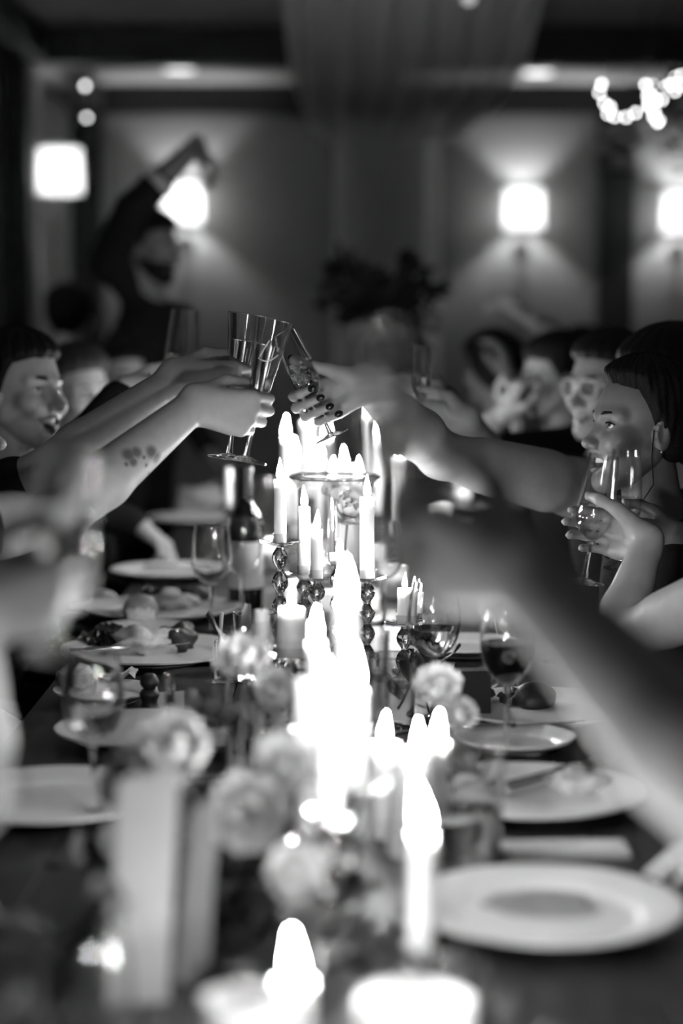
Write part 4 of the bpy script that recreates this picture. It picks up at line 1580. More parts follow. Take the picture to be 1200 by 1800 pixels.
# right side
plate(958, 1588, 0.285, 'nearest white dinner plate, empty but for a smear of sauce')
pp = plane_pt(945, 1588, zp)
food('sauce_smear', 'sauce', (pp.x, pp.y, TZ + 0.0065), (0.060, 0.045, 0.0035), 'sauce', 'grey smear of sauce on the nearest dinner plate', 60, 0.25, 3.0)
plate(925, 1388, 0.30, 'second dinner plate from the bottom on the right, with cutlery and scraps')
pp = plane_pt(1015, 1388, zp)
food('food_scraps', 'food', (pp.x, pp.y, zp), (0.035, 0.03, 0.018), 'potato', 'pale scraps at the rim of the second dinner plate', 61, 0.25, 4)
pf = plane_pt(965, 1380, zp)
knife((pf.x + 0.02, pf.y, zp + 0.010), math.radians(-50), 'knife lying across the second dinner plate', 0.04)
fork((pf.x - 0.0, pf.y + 0.01, zp + 0.010), math.radians(-55), 'fork lying across the second dinner plate', 0.04)
plate(905, 1294, 0.175, 'small side plate behind the second dinner plate', name='side_plate')
pf = plane_pt(905, 1292, zp)
knife((pf.x, pf.y, TZ + 0.018), math.radians(-75), 'butter knife on the small side plate', 0.0)
plate(950, 1240, 0.30, 'dinner plate with dark food behind the red wine glass')
pp = plane_pt(938, 1240, zp)
food('meat_portion', 'meat', (pp.x, pp.y, zp), (0.040, 0.03, 0.026), 'meat', 'dark meat on the plate behind the red wine glass', 71, 0.2)
pp = plane_pt(905, 1236, zp)
kale((pp.x, pp.y, zp), 0.032, 72, 'leafy greens on the plate behind the red wine glass', 'leaf')
plate(845, 892, 0.27, 'far plate beyond the bare upper arm')
plate(820, 1130, 0.22, 'plate beside the white wine glass, behind the red wine glass')
# napkin strip on the near right
pp = plane_pt(990, 1500, TZ)
r = thing('folded_napkin', 'folded pale napkin strip behind the nearest dinner plate', 'napkin', (pp.x, pp.y, TZ), math.radians(2))
link('cloth', new_mesh('cloth', *box_data(-0.10, 0.075, -0.025, 0.025, 0.0005, 0.006), False), M['cloth_napkin'], r)
link('upper_fold', new_mesh('upper_fold', *box_data(-0.098, 0.073, -0.022, 0.025, 0.006, 0.010), False), M['cloth_napkin'], r)
# dark phone standing against the glass
pp = on_table(833, 3.05)
r = thing('dark_box', 'small dark upright box beside the wine glasses', 'box', pp, 0.1)
link('body', new_mesh('body', *box_data(-0.024, 0.024, -0.015, 0.015, 0.0, 0.075), False), M['foil'], r)
link('pale_edge', new_mesh('pale_edge', *box_data(-0.0245, 0.0245, -0.0155, 0.0155, 0.002, 0.005), False), M['paper'], r)

# standing cards, near left
for px, d, w, hh, rz, ry, lab in ((245, 1.74, 0.054, 0.205, 0.25, 0.05, 'tall blank cream menu card standing among the near flowers'), (322, 1.80, 0.022, 0.165, -0.45, 0.10, 'narrow cream card leaning right beside the tall menu card')):
    pp = on_table(px, d)
    r = thing('menu_card', lab, 'card', pp, rz, 'standing cards')
    v, f = box_data(-w / 2, w / 2, -0.0008, 0.0008, 0, hh)
    v = [(x + z * ry, y + z * 0.06, z + (0.012 if x > 0 and z > 0.1 else 0)) for x, y, z in v]
    link('front_leaf', new_mesh('front_leaf', v, f, False), M['card'], r)
    v2 = [(x + 0.004, y + 0.004 + 0.10 * (hh - z), z) for x, y, z in v]
    link('back_leaf', new_mesh('back_leaf', v2, f, False), M['card'], r)

# ------------------------------------------------------------------ flowers
def petal_mesh(L, W, curl, cup):
    nu_, nv_ = 7, 6
    v = []
    for i in range(nu_):
        t = i / (nu_ - 1)
        wd = W * math.sin(math.pi * (0.12 + 0.80 * t)) ** 0.8
        for k in range(nv_):
            s = -1 + 2 * k / (nv_ - 1)
            a = curl * t
            y = L * (math.sin(a) / curl if curl else t)
            z = L * ((1 - math.cos(a)) / curl if curl else 0)
            v.append((wd * s, y, z + cup * W * s * s + 0.05 * L * math.sin(6 * s + 9 * t) * t))
    return new_mesh('petal', v, grid_faces(nu_, nv_))


PET = {}


def flower(loc, size, label, m_='petal', aimv=(0, -0.4, 1), rings=((5, 0.35, 0.6), (7, 0.8, 0.85), (9, 1.25, 1.0)), stem_to=None, seed=1):
    key = (round(size, 3), m_)
    if key not in PET:
        PET[key] = petal_mesh(size, size * 0.40, 0.75, 0.45)
    r = thing('flower', label, 'flower', loc, 0, 'flowers on the table')
    aim(r, loc, V(loc) + V(aimv))
    rs = random.Random(seed)
    for n_, tilt, sc in rings:
        for i in range(n_):
            o = link('petal', PET[key], M[m_], r)
            o.rotation_mode = 'XYZ'
            el = math.pi / 2 - tilt
            o.rotation_euler = (el + rs.uniform(-0.12, 0.12), 0, 2 * math.pi * i / n_ + tilt * 3 + rs.uniform(-0.15, 0.15))
            o.scale = (sc, sc, sc)
    link('centre', new_mesh('centre', *sphere_data((0, 0, size * 0.12), size * 0.16, 12, 8)), M['petal_grey'], r)
    if stem_to is not None:
        q = r.rotation_quaternion.inverted()
        e = q @ (V(stem_to) - V(loc))
        tube('stem', [(0, 0, -0.001), e * 0.4 + V((0, 0, -0.01)), e], 0.0022, M['stem'], r, 6)
    return r


def sprig(loc, d, L, n_, leaf_l, leaf_w, label, m_='leaf', droop=0.4, seed=1, cat='foliage', name='leafy_sprig', group='greenery on the table'):
    """a stem with paired leaves, each leaf a part"""
    r = thing(name, label, cat, loc, 0, group)
    rs = random.Random(seed)
    d = V(d).normalized()
    sd = d.cross(V((0, 0, 1)))
    sd = sd.normalized() if sd.length > 0.01 else V((1, 0, 0))
    pts = [d * (L * t) + V((0, 0, -droop * L * t * t)) for t in (0, 0.25, 0.5, 0.75, 1)]
    tube('stem', pts, [0.0022, 0.002, 0.0017, 0.0014, 0.0008], M['stem'], r, 6)
    lm = petal_mesh(leaf_l, leaf_w, 0.5, 0.25)
    lm.name = 'leaf'
    for i in range(n_):
        t = 0.12 + 0.88 * i / max(1, n_ - 1)
        p = d * (L * t) + V((0, 0, -droop * L * t * t))
        s = 1 if i % 2 else -1
        ld = (d * 0.6 + sd * s * rs.uniform(0.6, 1.1) + V((0, 0, rs.uniform(-0.1, 0.7)))).normalized()
        o = link('leaf', lm, M[m_], r, p)
        x = ld.cross(V((0, 0, 1)))
        x = x.normalized() if x.length > 0.05 else V((1, 0, 0))
        z = x.cross(ld)
        o.rotation_mode = 'QUATERNION'
        o.rotation_quaternion = Matrix((x, ld, z)).transposed().to_quaternion()
        k = rs.uniform(0.75, 1.15)
        o.scale = (k, k, k)
    return r


# near-left arrangement: low dark bowl with blooms
b = on_table(395, 2.02)
r = thing('flower_bowl', 'low dark bowl holding the blurred near flowers', 'bowl', b)
link('body', lathe('body', wall([(0, 0), (0.05, 0.0), (0.075, 0.02), (0.085, 0.055)], 0.004)[0], 36), M['chair'], r)
stm = V((b.x, b.y, TZ + 0.03))
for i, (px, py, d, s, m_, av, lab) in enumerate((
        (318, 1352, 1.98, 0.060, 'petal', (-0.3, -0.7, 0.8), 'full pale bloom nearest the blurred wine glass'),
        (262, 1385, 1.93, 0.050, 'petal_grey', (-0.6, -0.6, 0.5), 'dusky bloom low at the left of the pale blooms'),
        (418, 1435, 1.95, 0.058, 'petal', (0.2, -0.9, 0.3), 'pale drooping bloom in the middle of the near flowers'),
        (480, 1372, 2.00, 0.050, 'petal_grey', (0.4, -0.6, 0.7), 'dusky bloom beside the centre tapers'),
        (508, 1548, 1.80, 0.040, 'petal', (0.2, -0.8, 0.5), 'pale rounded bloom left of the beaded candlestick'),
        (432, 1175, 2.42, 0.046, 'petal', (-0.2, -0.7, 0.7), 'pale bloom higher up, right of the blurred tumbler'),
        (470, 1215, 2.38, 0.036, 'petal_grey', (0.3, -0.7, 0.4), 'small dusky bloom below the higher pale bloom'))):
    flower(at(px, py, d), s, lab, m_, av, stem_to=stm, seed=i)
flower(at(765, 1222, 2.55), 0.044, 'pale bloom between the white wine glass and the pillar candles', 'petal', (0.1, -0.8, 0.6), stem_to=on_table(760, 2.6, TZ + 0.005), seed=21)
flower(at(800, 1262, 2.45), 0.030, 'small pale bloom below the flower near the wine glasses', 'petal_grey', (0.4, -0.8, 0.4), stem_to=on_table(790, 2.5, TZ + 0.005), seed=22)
flower(at(612, 902, 3.62), 0.058, 'big pale ruffled bloom inside the glass jar', 'petal', (0.15, -0.85, 0.5), rings=((5, 0.15, 0.6), (7, 0.45, 0.8), (8, 0.85, 1.0), (8, 1.2, 1.05)), stem_to=on_table(592, 3.62, TZ + 0.012), seed=23)
flower(at(585, 868, 3.64), 0.026, 'smaller pale bloom tucked above the big bloom in the jar', 'petal', (-0.3, -0.7, 0.7), stem_to=on_table(590, 3.62, TZ + 0.012), seed=24)
k = 0
for px, d, dv, L, n_, ll, lw, lab in (
        (395, 2.0, (-0.4, -0.6, 0.5), 0.16, 9, 0.045, 0.016, 'dark sprig arching down between the pale blooms'),
        (395, 2.0, (0.6, -0.4, 0.35), 0.16, 9, 0.045, 0.016, 'dark sprig pointing at the centre tapers'),
        (380, 2.05, (-0.9, 0.1, 0.4), 0.17, 9, 0.045, 0.016, 'dark sprig reaching under the blurred wine glass'),
        (400, 2.05, (0.3, 0.7, 0.6), 0.18, 9, 0.045, 0.016, 'dark sprig behind the near flowers'),
        (390, 1.95, (0.2, -0.9, 0.25), 0.19, 11, 0.045, 0.016, 'dark sprig trailing toward the bottom edge'),
        (430, 1.80, (0.3, -0.8, 0.15), 0.17, 10, 0.040, 0.015, 'leafy trail beside the nearest flame'),
        (120, 1.80, (-0.5, -0.5, 0.5), 0.15, 11, 0.045, 0.017, 'pale leafy sprig at the lower edge beside the dinner plate'),
        (90, 1.62, (0.3, 0.3, 0.8), 0.14, 11, 0.040, 0.016, 'leafy sprig standing at the lower left corner'),
        (60, 1.55, (-0.1, -0.4, 0.5), 0.14, 11, 0.040, 0.016, 'leafy sprig trailing off the lower left corner'),
        (640, 1.82, (0.5, -0.6, 0.2), 0.17, 11, 0.040, 0.014, 'leafy trail between the beaded candlestick and the leaning flame'),
        (600, 1.62, (0.6, -0.2, 0.2), 0.15, 10, 0.040, 0.014, 'leafy trail along the bottom edge by the wide pillar candle'),
        (880, 1.55, (0.4, -0.5, 0.15), 0.15, 10, 0.040, 0.014, 'leafy trail below the nearest dinner plate'),
        (770, 2.5, (0.3, -0.6, 0.5), 0.14, 9, 0.035, 0.013, 'leafy sprig beside the stout pillar candle'),
        (720, 3.2, (0.7, -0.5, 0.3), 0.16, 8, 0.050, 0.012, 'narrow-leaved sprig tipped toward the wine glasses'),
        (700, 3.0, (0.3, 0.4, 0.5), 0.16, 8, 0.050, 0.012, 'narrow-leaved sprig behind the clear tumbler'),
        (470, 2.6, (-0.4, -0.3, 0.7), 0.18, 8, 0.045, 0.015, 'leafy sprig under the higher pale bloom'),
        (440, 3.1, (-0.1, -0.4, 0.9), 0.16, 7, 0.070, 0.014, 'long-leaved sprig standing by the clear water glass')):
    k += 1
    sprig(on_table(px, d, TZ + 0.02), dv, L, n_, ll, lw, lab, 'leaf' if k not in (1, 2, 4, 5) else 'leaf_dark', 0.35, k)

# tall dark centrepiece at the far end
b = on_table(668, 7.2)
r = thing('tall_vase', 'tall clear glass vase carrying the dark flowers at the far table end', 'vase', b)
o_ = smooth_prof([(0.05, 0.0), (0.055, 0.01), (0.035, 0.06), (0.035, 0.45), (0.065, 0.66)], 5)
link('glass_body', lathe('glass_body', wall([(0, 0)] + o_, 0.003)[0], 36), M['glass'], r)
base = V((b.x, b.y, TZ + 0.66))
bq = thing('dark_bouquet', 'big dark leafy arrangement at the far end of the table', 'flower arrangement', base)
for i in range(30):
    a = 2 * math.pi * i / 30 * 7
    el = random.uniform(-0.35, 1.1)
    dv = V((math.cos(a) * math.cos(el) * 1.25, math.sin(a) * math.cos(el) * 0.8, math.sin(el)))
    L_ = random.uniform(0.12, 0.25)
    pts = [dv * (L_ * t) - V((0, 0, 0.12 * L_ * t * t)) for t in (0, 0.3, 0.6, 1.0)]
    br = tube('branch', pts, [0.003, 0.0026, 0.002, 0.001], M['stem'], bq, 6)
    lm_v, lm_f = [], []
    for k_ in range(18):
        t = 0.2 + 0.8 * k_ / 17
        p_ = dv * (L_ * t) - V((0, 0, 0.12 * L_ * t * t))
        d_ = V((random.gauss(0, 1), random.gauss(0, 1), random.gauss(0.2, 1))).normalized()
        s_ = d_.orthogonal().normalized()
        n_ = len(lm_v)
        lm_v += [p_, p_ + d_ * 0.03 + s_ * 0.020, p_ + d_ * 0.065 + s_ * 0.012, p_ + d_ * 0.082, p_ + d_ * 0.065 - s_ * 0.012, p_ + d_ * 0.03 - s_ * 0.020]
        lm_f.append(tuple(range(n_, n_ + 6)))
    lf = link('leaves', new_mesh('leaves', lm_v, lm_f), M['leaf_dark'], br)
    lf['kind'] = 'stuff'
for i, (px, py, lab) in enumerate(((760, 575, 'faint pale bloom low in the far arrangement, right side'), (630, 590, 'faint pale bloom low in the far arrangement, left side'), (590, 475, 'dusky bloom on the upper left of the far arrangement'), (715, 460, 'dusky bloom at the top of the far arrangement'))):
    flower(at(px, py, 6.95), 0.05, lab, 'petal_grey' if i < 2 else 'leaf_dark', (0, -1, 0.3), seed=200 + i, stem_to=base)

# ------------------------------------------------------------------ hanging greenery with fairy lights, upper right
hc = at(1165, 190, 8.0)
r = thing('hanging_greenery', 'dark hanging greenery hoop strung with glowing fairy lights', 'hanging decoration', hc)
ring = [(0.21 * math.cos(a) , 0.16 * math.sin(a), 0.02 * math.sin(3 * a)) for a in np.linspace(0, 2 * math.pi, 40)]
tube('hoop', [(x + 0.08, y, z + 0.08) for x, y, z in ring], 0.008, M['beam'], r)
for sx in (-0.12, 0.28):
    tube('cord', [(sx, 0, 0.08), (0.08, 0, ZC - hc.z)], 0.003, M['beam'], r)
lv_, lf_ = [], []
for i in range(420):
    a = random.uniform(-1.5, 1.9)
    cx = 0.08 + 0.21 * math.cos(a) + random.gauss(0, 0.05)
    cz = 0.06 + random.gauss(0, 0.10)
    if cx < 0.02 and random.random() < 0.8:
        cx += 0.14
    cyy = 0.16 * math.sin(a) + random.gauss(0, 0.03)
    d_ = V((random.gauss(0, 1), random.gauss(0, 1), random.gauss(-0.5, 1))).normalized()
    s_ = d_.orthogonal().normalized()
    L_, W_ = 0.06, 0.018
    n_ = len(lv_)
    c_ = V((cx, cyy, cz))
    up_ = d_.cross(s_) * 0.006
    lv_ += [c_, c_ + d_ * L_ * 0.5 + s_ * W_ + up_, c_ + d_ * L_, c_ + d_ * L_ * 0.5 - s_ * W_ + up_]
    lf_ += [(n_, n_ + 1, n_ + 2), (n_, n_ + 2, n_ + 3)]
lo_ = link('leaves', new_mesh('leaves', lv_, lf_), M['leaf_dark'], r)
lo_['kind'] = 'stuff'
wire = [(1057, 148), (1053, 163), (1062, 182), (1072, 188), (1068, 200), (1080, 205), (1100, 206), (1117, 198), (1139, 182), (1141, 188), (1148, 205), (1155, 215), (1158, 212), (1150, 196), (1138, 168), (1145, 168), (1152, 176), (1163, 175), (1134, 149), (1146, 150), (1171, 150), (1178, 147), (1186, 160), (1187, 137), (1197, 133), (1192, 150)]
wp = [at(x, y, 7.9 + 0.05 * math.sin(i * 1.7)) - hc for i, (x, y) in enumerate(wire)]
tube('light_wire', wp, 0.0012, M['beam'], r, 6)
fb = new_mesh('fairy_bulb', *sphere_data((0, 0, 0), (0.0062, 0.0062, 0.0075), 10, 7))
for p in wp:
    link('fairy_bulb', fb, M['fairy'], r, p)
# row of clear glass drops above and a frosted cluster below
for i in range(9):
    p = at(1072 + 12.5 * i, 128, 8.2) - hc
    link('glass_drop', new_mesh('glass_drop', *sphere_data((0, 0, 0), (0.010, 0.010, 0.030), 10, 8)), M['shade'], r, p)
gp = at(1090, 258, 8.3)
r = thing('flower_cluster', 'pale round flower cluster hanging below the fairy lights', 'flowers', gp)
for i in range(26):
    a, e = random.uniform(0, 6.28), random.uniform(-1.2, 1.4)
    c_ = V((0.085 * math.cos(a) * math.cos(e), 0.06 * math.sin(a) * math.cos(e), 0.09 * math.sin(e)))
    link('floret', PET.get('flr') or PET.setdefault('flr', new_mesh('floret', *lump((0, 0, 0), (0.026, 0.026, 0.026), 3, 0.2))), M['petal_grey'], r, c_)
tube('stem', [(0, 0, 0.05), (0.02, -0.05, 0.2), (0.10, -0.1, ZC - gp.z)], 0.003, M['beam'], r)

# ------------------------------------------------------------------ toasting flutes (base and rim points in the room)
def flute(kind, bpx, bpy_, bd, tpx, tpy, td, label, name='champagne_flute', scale=None, gm='glass', liquid='liquid'):
    B, T = at(bpx, bpy_, bd), at(tpx, tpy, td)
    g_ = glass(name, kind, B, T, label, 'champagne flute', 'raised champagne flutes', scale=scale, gm=gm, liquid=liquid)
    ax = (T - B).normalized()
    return B, T, ax, g_


UP = V((0, 0, 1))
CAMDIR = V((0, -1, 0))


def hold(B, T, t, fdir, dorsal, pose, s=1.0, side_off=(0, 0, 0), grip=GRIP):
    """hand that grips the glass axis at fraction t of base -> rim"""
    ax = (T - B).normalized()
    G = B + (T - B) * t + V(side_off)
    y = V(fdir)
    y = (y - ax * y.dot(ax)).normalized()
    z = ax.cross(y)
    if z.dot(V(dorsal)) < 0:
        z = -z
    fr = (ax, y, z)
    return wrist_for_grip(G, fr, s, grip), fr


# the three clinking in the middle
B2, T2, a2, _ = flute('trumpet', 402, 806, 3.27, 434, 552, 3.27, 'upright trumpet flute, leftmost of the three clinking')
B3, T3, a3, g3 = flute('trumpet', 431, 810, 3.17, 482, 562, 3.17, 'trumpet flute with a white script mark, middle of the three clinking')
B4, T4, a4, g4 = flute('tulip', 583, 768, 3.22, 500, 584, 3.22, 'tilted flute with foaming wine, held by the dark-nailed hand')
for g_, rr_, zz_ in ((g4, 0.0209, 0.2123),):
    bw_ = [c for c in g_.children if c.name.startswith('bowl')][0]
    link('rim', lathe('rim', [(rr_ + 0.0011 * math.cos(a), zz_ + 0.0011 * math.sin(a)) for a in np.linspace(-math.pi, math.pi, 11)], 40), M['glass'], bw_)
# white script mark on the middle flute, and foam in the tilted one
mk = []
for t in np.linspace(0, 1, 26):
    # in (angle, height) on the bowl
    if t < 0.35:
        u = t / 0.35
        an, zz = -0.45 + 0.50 * u, 0.176 + 0.032 * u
    elif t < 0.5:
        u = (t - 0.35) / 0.15
        an, zz = 0.05 - 0.10 * u, 0.208 - 0.036 * u
    else:
        u = (t - 0.5) / 0.5
        an, zz = -0.62 + 1.45 * u, 0.1745 - 0.006 * math.sin(u * math.pi) + 0.010 * u * u
    rr = 0.0145 + (zz - 0.104) / 0.136 * 0.017 + 0.0006
    th = -math.pi / 2 + an
    mk.append((rr * math.cos(th), rr * math.sin(th), zz))
gb = [c for c in g3.children if c.name.startswith('bowl')][0]
tube('script_mark', mk[:9], 0.0011, M['print'], gb, 6)
tube('script_mark', mk[13:], 0.0011, M['print'], gb, 6)
gb = [c for c in g4.children if c.name.startswith('bowl')][0]
fo = [sphere_data((max(-0.017, min(0.017, random.gauss(0, 0.010))), max(-0.017, min(0.017, random.gauss(0, 0.010))), random.uniform(0.112, 0.150)), random.uniform(0.0015, 0.0046), 8, 6) for _ in range(130)]
fm_ = link('foam', new_mesh('foam', *merge(fo)), M['foam'], gb)
fm_['kind'] = 'stuff'

B1, T1, a1, _ = flute('tulip_wide', 309, 742, 4.0, 325, 545, 4.0, 'flute raised behind the clinking hands, in front of the standing man')
B5, T5, a5, _ = flute('tulip', 690, 735, 4.4, 666, 560, 4.35, 'tilted far flute above the blurred bright hand')
B6, T6, a6, _ = flute('tulip', 736, 760, 4.0, 741, 608, 4.0, 'upright flute held over the bare upper arm')
B7, T7, a7, g7 = flute('tulip', 722, 975, 1.43, 672, 600, 1.40, 'big blurred flute in the nearest hand, before the candle glow', scale=0.80)
B0, T0, a0, _ = flute('tulip_wide', 92, 1150, 1.68, 122, 795, 1.66, 'big blurred flute raised at the left edge', scale=0.86)
B8, T8, a8, _ = flute('tulip_wide', 1026, 1024, 3.22, 1062, 800, 3.22, 'flute held before the smiling woman, nearer of her two', gm='thin', liquid='thin')
B9, T9, a9, _ = flute('tulip_wide', 1092, 1000, 3.36, 1101, 790, 3.36, 'flute held against the chin of the smiling woman', gm='thin', liquid='thin')
B10, T10, a10, _ = flute('flute_empty', 262, 735, 5.9, 267, 655, 5.9, 'small far flute beside the far man on the left')

# ------------------------------------------------------------------ the diners
cnt = 0
seat_list = []


def diner(*a, **k):
    r, hm, hips, b = person(*a, **k)
    seat_list.append((hips, b))
    return r, hm


RX, LX = V((-1, 0, 0)), V((1, 0, 0))

# L2 laughing man in black, raises F1
w, fr = hold(B1, T1, 0.24, (1, 0.1, 0.05), CAMDIR, 'bowl')
diner('laughing dark-haired man in black at the left side of the table', at(38, 690, 4.10), (0.86, -0.50, 0.06), (1, -0.15), arms=[
    dict(side=1, elbow=at(95, 842, 3.92), wrist=w, frame=fr, pose='bowl', sleeve=1.9)], h=0.0055, hd=(190, 150),
    head_opts=dict(mouth=1.0, eye_open=0.75, seed=2, gaze=(0.3, 1, 0)), roll=-0.06, sleeve_default=1.9, neckline=0.060)

# L1 arm B: bare forearm with a small tattoo, upright flute
TB = at(190, 773, 3.17)
M['skin_b'] = tattoo_skin('skin_small_tattoo', 0.33, [(TB, 0.013), (at(192, 790, 3.17), 0.008), (at(150, 800, 3.13), 0.006)])
w, fr = hold(B2, T2, 0.50, (1, 0.15, 0.15), CAMDIR, 'stem', 1.04)
diner('person at the left edge, bare forearm with small tattoo raising a flute', at(-108, 752, 3.34), (1, -0.12, 0.05), (1, -0.1), arms=[
    dict(side=1, elbow=at(68, 838, 3.16), wrist=w, frame=fr, pose='stem', sleeve=0.8, hs=1.04, shoulder=at(-140, 930, 3.20))], h=0.0045, hd=(150, 120), skin='skin_b',
    head_opts=dict(mouth=0.6, seed=3), sleeve_default=0.8)

# La arm C: bare forearm with butterfly tattoo, middle flute
w, fr = hold(B3, T3, 0.33, (1, 0.2, 0.22), CAMDIR, 'stem', 0.98)
M['skin_c'] = mat('skin_bare', 0.42, 0.5, 0.06, 60, 0.05)
root, _hm = diner('person out of frame at left, arm with butterfly tattoo raising a flute', V((-0.70, 2.62, 1.22)), (1, 0.2, 0), (1, 0.15), female=True, arms=[
    dict(side=1, elbow=at(108, 905, 2.96), wrist=w, frame=fr, pose='stem', sleeve=0.5, hs=0.98, fat=1.22, shoulder=V((-0.66, 2.78, 1.05)))], h=0.0045, skin='skin_c',
    head_opts=dict(mouth=0.5, seed=4, hair_t=0.02), sleeve_default=0.5)
# butterfly inked on the forearm: marks lie on the skin surface
from mathutils.bvhtree import BVHTree
me_ = root.data
tree = BVHTree.FromPolygons([tuple(v.co) for v in me_.vertices], [tuple(p.vertices) for p in me_.polygons])
bf = [(226, 799, 13), (240, 795, 11), (234, 812, 9), (266, 794, 12), (276, 806, 11), (277, 824, 10), (275, 842, 8), (253, 804, 4), (257, 818, 4), (261, 832, 4), (264, 846, 3.5), (266, 860, 3), (222, 816, 5)]
spots = []
for px, py, rp in bf:
    p_ = at(px, py, 3.0)
    o_ = V((0, 0, CAMZ))
    hit = tree.ray_cast(o_ - root.location, (p_ - o_).normalized())
    if hit[0] is not None:
        spots.append((hit[0] + root.location, rp / 1130.0 * 1.3))
if spots:
    M['skin_tattoo'] = tattoo_skin('skin_butterfly_tattoo', 0.42, spots)
    me_.materials[0] = M['skin_tattoo']

# L0 near left, blurred
w, fr = hold(B0, T0, 0.34, (0.75, 0.5, 0.25), (-0.4, -1, 0), 'bowl')
diner('blurred person at the near left edge lifting a flute', V((-0.70, 1.60, 1.22)), (1, 0.3, 0), (1, 0.1), female=True, arms=[
    dict(side=1, elbow=at(-60, 1400, 1.66), wrist=w, frame=fr, pose='bowl', sleeve=0.0, fat=1.1, shoulder=V((-0.60, 1.70, 1.02)))], h=0.0065, skin='skin_deep',
    head_opts=dict(mouth=0.4, seed=5), sleeve_default=0.4)

# L3 smiling woman further along, hand on the table
ph_ = plane_pt(262, 950, TZ + 0.055)
diner('smiling woman with pulled-back hair, second face along the left side', at(140, 692, 5.15), (0.60, -0.80, 0.0), (1, -0.3), female=True, arms=[
    dict(side=1, elbow=at(190, 905, 5.1), wrist=at(248, 925, 5.1), frame=hand_frame((0.75, -0.4, -0.55), (0.1, 1, 0.1), (0.3, -0.1, 1)), pose='claw', sleeve=1.75)],
    hd=(110, 90), head_opts=dict(mouth=0.55, seed=6, hair_t=0.016, eye_open=0.7), sleeve_default=1.8, hair='hair_mid', roll=0.06)
# L4
diner('far man with short dark hair, third face along the left side', at(214, 668, 6.4), (0.55, -0.83, 0.0), (1, -0.3), arms=[
    dict(side=1, elbow=at(215, 770, 6.2), wrist=hold(B10, T10, 0.3, (1, 0.1, 0.3), CAMDIR, 'bowl')[0], frame=hold(B10, T10, 0.3, (1, 0.1, 0.3), CAMDIR, 'bowl')[1], pose='bowl', sleeve=1.8)],
    hd=(90, 76), head_opts=dict(mouth=0.3, seed=7), sleeve_default=1.9)

# R1 sleeveless arm with dark nails, tilted flute
w, fr = hold(B4, T4, 0.30, (-0.9, 0.0, 0.30), (0, 1, 0), 'thumb_up', 0.94, side_off=(-0.012, 0.0, -0.004))
diner('woman hidden behind the smiling woman, bare arm stretched out with dark nails', at(1172, 700, 3.86), (-1, -0.2, 0), (-0.85, -0.5), female=True, arms=[
    dict(side=1, elbow=at(775, 800, 3.50), wrist=w, frame=fr, pose='thumb_up', sleeve=0.0, hs=0.94, fat=1.28, shoulder=at(1012, 858, 3.74))], h=0.0045, nails=1,
    head_opts=dict(mouth=0.4, seed=8, hair_t=0.024, hair_top=0.02), sleeve_default=0.0, neckline=0.07)

# R2 smiling woman in profile
w, fr = hold(B9, T9, 0.28, (-0.9, 0.2, 0.25), (0.5, -1, 0), 'bowl', 0.92)
root, hmR2 = diner('smiling dark-haired woman in black, in profile at the right', at(1122, 752, 3.48), (-0.96, -0.27, 0.06), (-1, -0.1), female=True, arms=[
    dict(side=-1, elbow=at(1185, 1085, 3.30), wrist=w, frame=fr, pose='bowl', sleeve=1.72)], h=0.0055, hd=(230, 180), skin='skin_r2',
    head_opts=dict(mouth=0.75, seed=9, hair_t=0.014, hair_top=0.012, ramp=0.05, off=0.12, hairline=0.002, eye_open=0.95, gaze=(-0.15, 1, 0.1), hair_extra=[((0, -0.115, -0.02), (0.05, 0.045, 0.05)), ((0.055, -0.05, -0.02), (0.02, 0.035, 0.04)), ((-0.055, -0.05, -0.02), (0.02, 0.035, 0.04))]), sleeve_default=1.7, neckline=0.075)
bR2 = root.location
# earring and loose strand
for s in (-1, 1):
    ep = V(hmR2 @ V((0.083 * s, -0.012, -0.040))) - bR2
    link('earring', new_mesh('earring', *sphere_data(ep, 0.0032, 10, 7)), M['jewel'], root)
    sp_ = [V(hmR2 @ V(q)) - bR2 for q in ((0.077 * s, 0.004, 0.0), (0.079 * s, 0.006, -0.05), (0.072 * s, -0.005, -0.10), (0.066 * s, 0.02, -0.145), (0.05 * s, 0.045, -0.15))]
    tube('loose_strand', sp_, 0.0011, M['hair_dark'], root, 6)

